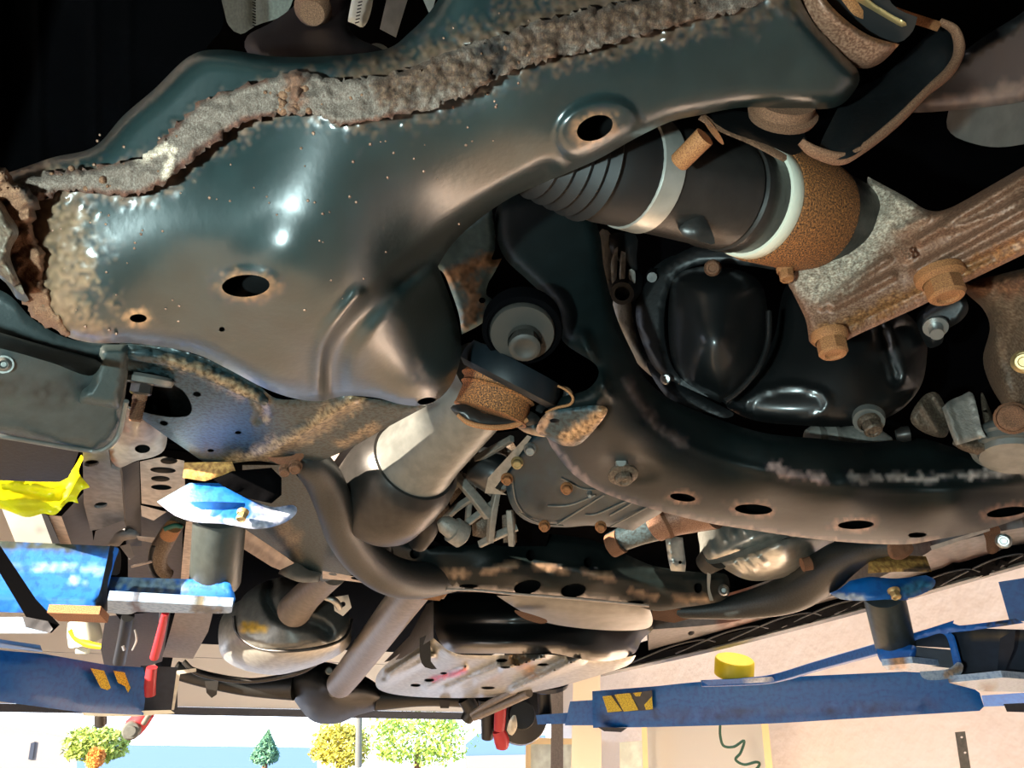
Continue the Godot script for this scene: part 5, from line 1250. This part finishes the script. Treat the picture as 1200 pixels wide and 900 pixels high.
	plate("arm_foot", M.lift_blue, "1028,758 1040,755* 1072,757 1070,775 1064,780 1040,783* 1030,772", "1028,765,1.31 1070,760,1.27 1045,782,1.28", {"step": 4.0, "edge": 5.0, "roll": 0.01, "th": 0.08}, t)
	plate("foot_bar", M.lift_dark, "1068,757* 1120,762* 1122,784* 1068,778*", "1068,760,1.28 1120,765,1.25 1100,784,1.25", {"sharp": true, "th": 0.08}, t)
	plate("foot_floor", M.lift_pale, "1034,780* 1070,777* 1128,783* 1124,790* 1080,787 1040,785*", hz(0.145), {"step": 4.0, "th": 0.01, "dir": Vector3.UP, "paint": [["1045,782 1062,781", 5, Color8(150, 110, 70), 0.6]]}, t)
	plate("channel_back", M.lift_dark, "1066,745* 1112,735* 1260,740* 1260,800* 1120,792* 1122,760* 1068,757*", "1070,745,1.32 1200,740,1.24 1200,800,1.2", {"sharp": true, "th": 0.1, "paint": [["1120,742 1200,745", 4, Color8(110, 92, 70), 0.7]]}, t)
	plate("channel_lip", M.lift_blue, "1068,752* 1066,744 1090,736 1118,727* 1124,733 1190,725* 1200,730* 1145,738 1112,742 1118,745 1128,785 1120,788 1108,745 1085,747", "1068,750,1.3 1190,728,1.2 1122,785,1.23", {"step": 4.0, "edge": 2.0, "roll": 0.003, "th": 0.02, "paint": [["1160,732 1190,728", 5, Color8(40, 44, 56), 0.8]]}, t)
	plate("channel_end", M.lift_pale, "1078,787* 1110,784 1122,776 1129,780 1126,790 1115,795 1090,797 1080,793", 1.2, {"th": 0.015, "step": 3.0, "paint": [["1110,790 1126,782", 5, Color8(150, 130, 110), 0.6]]}, t)
	plate("arm_web", M.lift_dark, "1172,748* 1190,738* 1188,760* 1174,795* 1168,794*", 1.18, {"sharp": true, "th": 0.02}, t)
	plate("arm_bottom", M.lift_pale, "1112,800* 1175,794* 1260,800* 1260,812* 1150,810*", hz(0.115), {"sharp": true, "th": 0.01, "dir": Vector3.UP, "paint": [["1112,802 1160,806", 6, Color8(90, 80, 70), 0.8]]}, t)
	# ---- right rear arm
	t = thing("rear_right_lift_arm", P(900, 820, 2.6), "long straight blue lift arm with a hazard sticker at the lower right", "lift arm")
	plate("arm_box", M.lift_blue_deep, "694,810* 770,804* 850,797 1060,787* 1118,790* 1148,812* 1153,828* 1148,833* 1000,842 900,848 770,852* 695,853*", "694,812,2.95 1140,815,2.3 694,852,2.93 1100,790,2.35", {"step": 8.0, "edge": 3.0, "roll": 0.006, "th": 0.12, "ridges": [["700,830 1000,820", 3, 0.003], ["700,848 1148,830", 4, 0.006]], "paint": [["700,840 900,836 1100,826", 8, Color8(36, 84, 150), 1.0]]}, t)
	plate("arm_inner", M.lift_blue_deep, "668,822* 698,820* 698,850* 662,850*", "668,822,3.0 698,822,2.98 680,850,3.0", {"sharp": true, "th": 0.1}, t)
	plate("arm_foot", M.lift_blue_deep, "628,838* 668,835* 668,848* 630,849*", 3.02, {"sharp": true, "th": 0.1}, t)
	plate("arm_tail", M.lift_blue_deep, "1150,815* 1260,808* 1260,825* 1153,828*", "1150,818,2.28 1250,812,2.2 1200,826,2.2", {"sharp": true, "th": 0.06}, t)
	plate("tail_shoe", M.lift_dark, "1176,825* 1240,822* 1240,836* 1180,834*", 2.1, {"sharp": true, "th": 0.05}, t)
	plate("brake_shoe", M.lift_dark, "700,852* 735,853* 728,858* 708,857*", 2.85, {"sharp": true, "th": 0.05}, t)
	var sticker := plate("hazard_sticker", M.primer_dark, "707,816* 764,809* 765,832* 712,835*", "694,812,2.95 1140,815,2.3 694,852,2.93 1100,790,2.35", {"sharp": true, "th": 0.002, "shift": 0.02, "grain": 0.5}, t)
	for s in ["706,816* 716,815* 729,833* 712,835*", "720,814* 738,812* 742,820* 748,832* 731,834*", "742,812* 752,811* 750,816* 745,816*", "755,826* 764,816* 765,831* 757,832*"]:
		plate("yellow_stripe", M.yellow_print, s, "694,812,2.95 1140,815,2.3 694,852,2.93 1100,790,2.35", {"sharp": true, "th": 0.002, "shift": 0.024}, t)
	t = thing("yellow_cylinder", P(860, 785, 2.55), "bright yellow plastic cylinder standing on the long right lift arm", "cylinder")
	lathe("body", M.yellow_cap, P(860, 791, 2.55), P(861, 772, 2.55), [0, 0, 0, 0.066, 0.9, 0.066, 1, 0.062, 1, 0], t, 36)
	t = thing("arm_restraint_rod", P(930, 785, 2.4), "thin blue flat bar rising from beside the yellow cylinder to the right sleeve", "restraint bar")
	rod("bar", M.lift_blue, "822,801,2.5,3.5 870,799,2.48,4 908,795,2.42,4.5 960,780,2.2,5 1032,760,1.9,6", {"sec": rrect(2.0, 2.0, 0.3)}, t)
	var barp := plate("bar_plate", M.lift_blue, "821,798* 905,793* 910,799* 830,803*", "821,799,2.47 905,795,2.4 860,803,2.45", {"sharp": true, "th": 0.03, "paint": [["880,797 905,796", 5, Color8(180, 190, 200), 0.8]]}, t)
	# rear right pad & sleeve
	t = thing("lift_pad", P(645, 803, 3.1), "small dark lift pad far back beside the brake drum", "lift pad")
	lathe("pad_disc", M.lift_dark, P(640, 797, 3.1), P(640, 803, 3.1), [0, 0, 0, 0.1, 1, 0.09, 1, 0], t, 28)
	plate("pad_wing", M.lift_dark, "645,798* 664,797 666,802 655,805 645,804", 3.05, {"th": 0.04}, t)
	t = thing("lift_pad_sleeve", P(638, 820, 3.1), "blue and black sleeve under the small far lift pad", "lift sleeve")
	lathe("sleeve", M.black_satin, P(637, 804, 3.1), P(639, 838, 3.1), [0, 0, 0, 0.029, 1, 0.029, 1, 0], t, 28)
	lathe("sleeve_collar", M.lift_blue_deep, P(637, 802, 3.1), P(637, 810, 3.1), [0, 0, 0, 0.034, 1, 0.033, 1, 0], t, 28)
	t = thing("lift_post_bracket", P(1190, 710, 2.0), "flat blue piece of the lift post at the right border above the channel arm", "lift post")
	plate("post_face", M.lift_blue_deep, "1170,682* 1260,668* 1260,728* 1183,728*", "1170,682,2.0 1260,670,1.9 1200,728,2.0", {"sharp": true, "th": 0.1}, t)
func car_body() -> void:
	# near-black panels above everything, closing the gaps to the sky: floor pan, bulkhead, bonnet, sides
	var t: Node3D
	var b := Buf.new()
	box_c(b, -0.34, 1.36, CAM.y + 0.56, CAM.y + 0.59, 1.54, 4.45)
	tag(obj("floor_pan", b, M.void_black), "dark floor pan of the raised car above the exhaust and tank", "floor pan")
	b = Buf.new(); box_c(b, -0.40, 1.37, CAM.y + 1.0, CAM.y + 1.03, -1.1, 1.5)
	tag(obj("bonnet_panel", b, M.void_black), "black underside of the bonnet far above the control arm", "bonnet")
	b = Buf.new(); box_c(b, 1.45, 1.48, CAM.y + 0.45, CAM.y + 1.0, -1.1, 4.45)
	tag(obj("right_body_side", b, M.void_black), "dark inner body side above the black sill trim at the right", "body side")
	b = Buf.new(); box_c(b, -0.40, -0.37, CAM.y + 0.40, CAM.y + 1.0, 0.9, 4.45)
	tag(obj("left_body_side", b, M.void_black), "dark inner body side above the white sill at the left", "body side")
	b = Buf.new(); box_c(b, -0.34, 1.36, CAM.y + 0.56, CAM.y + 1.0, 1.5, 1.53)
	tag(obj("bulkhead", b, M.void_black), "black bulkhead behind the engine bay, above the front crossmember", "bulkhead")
	b = Buf.new(); box_c(b, -0.44, -0.41, CAM.y + 0.32, CAM.y + 1.0, -1.1, -0.38)  # wing out of view, placed to block low sun from the arm
	tag(obj("unseen_front_wing", b, M.void_black), "unseen front wing ahead of the wheel arch, keeping sun off the control arm", "wing")
	b = Buf.new(); box_c(b, -0.44, 1.44, CAM.y + 0.3, CAM.y + 1.0, -1.14, -1.1)  # nose panel out of view, placed to shade the underside from the front
	tag(obj("unseen_nose_cover", b, M.void_black), "unseen front panel of the car behind the viewpoint, shading the underside", "front panel")
	t = thing("unseen_roadwheel", C(-0.33, -0.06, 0.08), "unseen front wheel left of the view, keeping the sun off the control arm", "wheel")  # wheel out of view, placed to keep sun off the control arm
	var a := C(-0.44, 0.30, 0.08)
	var c := C(-0.23, 0.30, 0.08)
	lathe("tyre", M.black_rubber, a, c, [0.1, 0.22, 0.0, 0.25, 0.0, 0.32, 0.12, 0.355, 0.88, 0.355, 1.0, 0.32, 1.0, 0.25, 0.9, 0.22], t, 48)
	lathe("rim", M.alloy_dirty, a, c, [0.12, 0.0, 0.12, 0.06, 0.2, 0.1, 0.1, 0.215, 0.1, 0.225, 0.9, 0.225, 0.9, 0.215, 0.3, 0.2, 0.3, 0.0], t, 48)
func far_things() -> void:
	var t: Node3D
	var b: Buf
	# post beside the door
	t = thing("door_post", P(690, 900, 5.8), "cream corrugated post standing at the end of the plastic-covered wall", "post")
	plate("post", M.post_cream, "672,786* 703,784* 705,880* 704,960* 668,960*", 5.6, {"sharp": true, "th": 0.15, "step": 10.0, "ridges": [["680,780 679,960", 3, 0.02], ["690,780 690,960", 3, 0.02]]}, t)
	plate("post_shade", M.primer_grey, "646,800* 660,800* 660,960* 645,960*", 5.9, {"sharp": true, "th": 0.15}, t)  # grey plate stands for the shade beside the post
	# framed panels
	t = thing("framed_panel", P(670, 895, 6.5), "wooden framed frosted panel standing at the bottom, right of the open door", "framed panel")
	plate("pane", M.frosted, "622,872* 716,872* 716,960* 622,960*", 6.5, {"sharp": true, "th": 0.02}, t)
	plate("frame_bar", M.wood_pale, "616,864* 724,867* 724,873* 616,872*", 6.46, {"sharp": true, "th": 0.06}, t)
	plate("frame_bar", M.wood_pale, "616,870* 622,870* 622,960* 616,960*", 6.46, {"sharp": true, "th": 0.06}, t)
	plate("frame_bar", M.wood_pale, "714,870* 724,870* 724,960* 714,960*", 6.46, {"sharp": true, "th": 0.06}, t)
	t = thing("framed_panel", P(800, 880, 5.0), "tall pale grey partition panel with one wooden upright, behind the green cord", "framed panel")
	plate("pane", M.wall_white, "758,852* 896,846* 905,960* 760,960*", "758,852,5.1 896,846,4.0 760,960,5.1", {"sharp": true, "th": 0.02}, t)
	plate("upright", M.wood_pale, "752,852* 758,852* 762,960* 755,960*", 4.9, {"sharp": true, "th": 0.06}, t)
	plate("upright", M.wood_pale, "892,846* 900,846* 912,960* 903,960*", 3.95, {"sharp": true, "th": 0.06}, t)
	plate("glass_strip", M.frosted, "726,870* 752,868* 752,960* 728,960*", 5.2, {"sharp": true, "th": 0.02}, t)
	t = thing("green_cord", P(865, 880, 4.8), "dark green coiled cord hanging against the pale partition panel", "cord")
	rod("cord", M.green_cord, "844,848,4.0,1.6 844,862,4.0,1.6 848,874,4.0,1.6 860,875,4.0,1.6 872,868,4.0,1.6 868,882,4.0,1.6 862,890,4.0,1.6 872,896,4.0,1.6 886,893,4.0,1.6 890,896,4.0,1.6 884,904,4.0,1.6", {"n": 8}, t)
	t = thing("metal_strip", P(1130, 880, 3.2), "grey drilled metal strip fixed to the pale wall at the bottom right", "metal strip")
	plate("strip", M.steel_dull, "1119,858* 1131,857* 1142,930* 1130,930*", 2.85, {"sharp": true, "th": 0.02, "holes": [[1127, 864, 1.5, 1.2, 0], [1131, 882, 1.5, 1.2, 0]]}, t)
	# ---- outdoors
	t = thing("white_building", P(30, 885, 40.0), "long low white building with a window, outdoors at the bottom left", "building")
	plate("wall", M.primer_grey, "-60,862* 60,862* 90,866* 90,930* -60,930*", 40.0, {"sharp": true, "th": 6.0}, t)
	plate("window", M.lift_dark, "36,871* 41,869* 38,890* 33,890*", 39.9, {"sharp": true, "th": 0.3}, t)
	plate("roof", M.primer_grey, "-60,848* 0,850* 55,858* 90,866* -60,864*", 40.5, {"sharp": true, "th": 6.0}, t)
	t = thing("blue_shed", P(230, 885, 60.0), "pale blue flat building along the horizon beyond the door", "building")
	var shed := mat("shed_blue", 66, 96, 136, 0.8)
	plate("wall", shed, "88,872* 372,876* 372,920* 88,920*", 60.0, {"sharp": true, "th": 8.0}, t)
	t = thing("blue_shed", P(590, 880, 60.0), "blue gabled roofs seen behind the red shock absorber", "building")
	plate("wall", shed, "545,872* 560,860* 600,852* 620,858* 640,862* 640,915* 545,915*", 60.0, {"sharp": true, "th": 8.0}, t)
	plate("white_wall", M.primer_grey, "545,886* 640,884* 640,915* 545,915*", 58.0, {"sharp": true, "th": 2.0}, t)
	t = thing("utility_pole", P(422, 870, 30.0), "grey utility pole in front of the round green tree", "pole")
	lathe("pole", M.steel_dull, P(420, 898, 30.0), P(423, 700, 30.0), [0, 0, 0, 0.14, 1, 0.1, 1, 0], t, 14)
	tree("leafy_tree", 115, 850, 895, 36, 34.0, Color8(150, 165, 70), "yellow-green tree behind the white building at the bottom left", 0)
	tree("orange_bush", 112, 876, 900, 9, 29.0, Color8(214, 140, 60), "small orange autumn bush in front of the yellow-green tree", 1)
	tree("conifer", 312, 855, 897, 24, 38.0, Color8(96, 140, 110), "blue-green conifer standing alone beyond the open door", 2)
	tree("leafy_tree", 490, 832, 900, 62, 32.0, Color8(150, 176, 70), "large sunlit green tree right of the grey pole", 3)
	tree("leafy_tree", 398, 845, 900, 34, 36.0, Color8(186, 176, 70), "yellowing tree left of the grey pole", 4)
func tree(called: String, x: float, top: float, foot: float, half: float, d: float, col: Color, label: String, sd: int) -> void:
	var r := RandomNumberGenerator.new()
	r.seed = 50 + sd
	var base := P(x, foot, d)
	base.y = 0.0
	var t := thing(called, base, label, "bush" if called == "orange_bush" else "tree")
	var crown := P(x, (top + foot) / 2, d)
	var hh := P(x, top, d).y - crown.y
	var ww := half * d / F
	lathe("trunk", M.rust, base, Vector3(crown.x, crown.y, crown.z), [0, 0, 0, 0.2, 1, 0.1, 1, 0], t, 10)
	var b := Buf.new()
	b.painted = true
	var lc := col.srgb_to_linear()
	for k in 3500:
		var p := Vector3(r.randf_range(-1, 1), r.randf_range(-1, 1), r.randf_range(-1, 1))
		if p.length() > 1.0:
			p = p.normalized() * r.randf_range(0.7, 1.0)
		if called == "conifer":
			var s := (1.0 - p.y) * 0.5
			p.x *= s; p.z *= s
		else:
			p *= 1.0 + 0.3 * fn.get_noise_3d(p.x * 90 + sd * 40.0, p.y * 90, p.z * 90)
		var q := crown + Vector3(p.x * ww, p.y * hh, p.z * ww)
		var u := Vector3(r.randf_range(-1, 1), r.randf_range(-1, 1), r.randf_range(-1, 1)).normalized()
		var w := u.cross(Vector3(0.3, 1, 0.2)).normalized()
		var n := u.cross(w).normalized()
		var s := 0.03 * d / 10.0 * r.randf_range(0.7, 1.4)
		var tone := r.randf_range(0.7, 1.2)
		var cc := Color(lc.r * tone, lc.g * tone, lc.b * tone)
		var a := b.add(q - u * s, n, cc); b.add(q + w * s * 0.6, n, cc); b.add(q + u * s, n, cc); b.add(q - w * s * 0.6, n, cc)
		b.quad(a, a + 1, a + 2, a + 3)
	if not M.has("leaf"):
		mat("leaf", 255, 255, 255, 0.8)
	tag(obj("foliage", b, M.leaf, t), "", "", "", "stuff")
func _ready() -> void:
	fn.seed = 11
	fn.frequency = 0.01
	fn.fractal_octaves = 3
	materials()
	camera_and_light()
	room()
	torch()
	car_body()
	control_arm()
	front_axle_and_engine()
	subframe()
	left_side()
	left_clutter()
	middle()
	right_side()
	far_things()
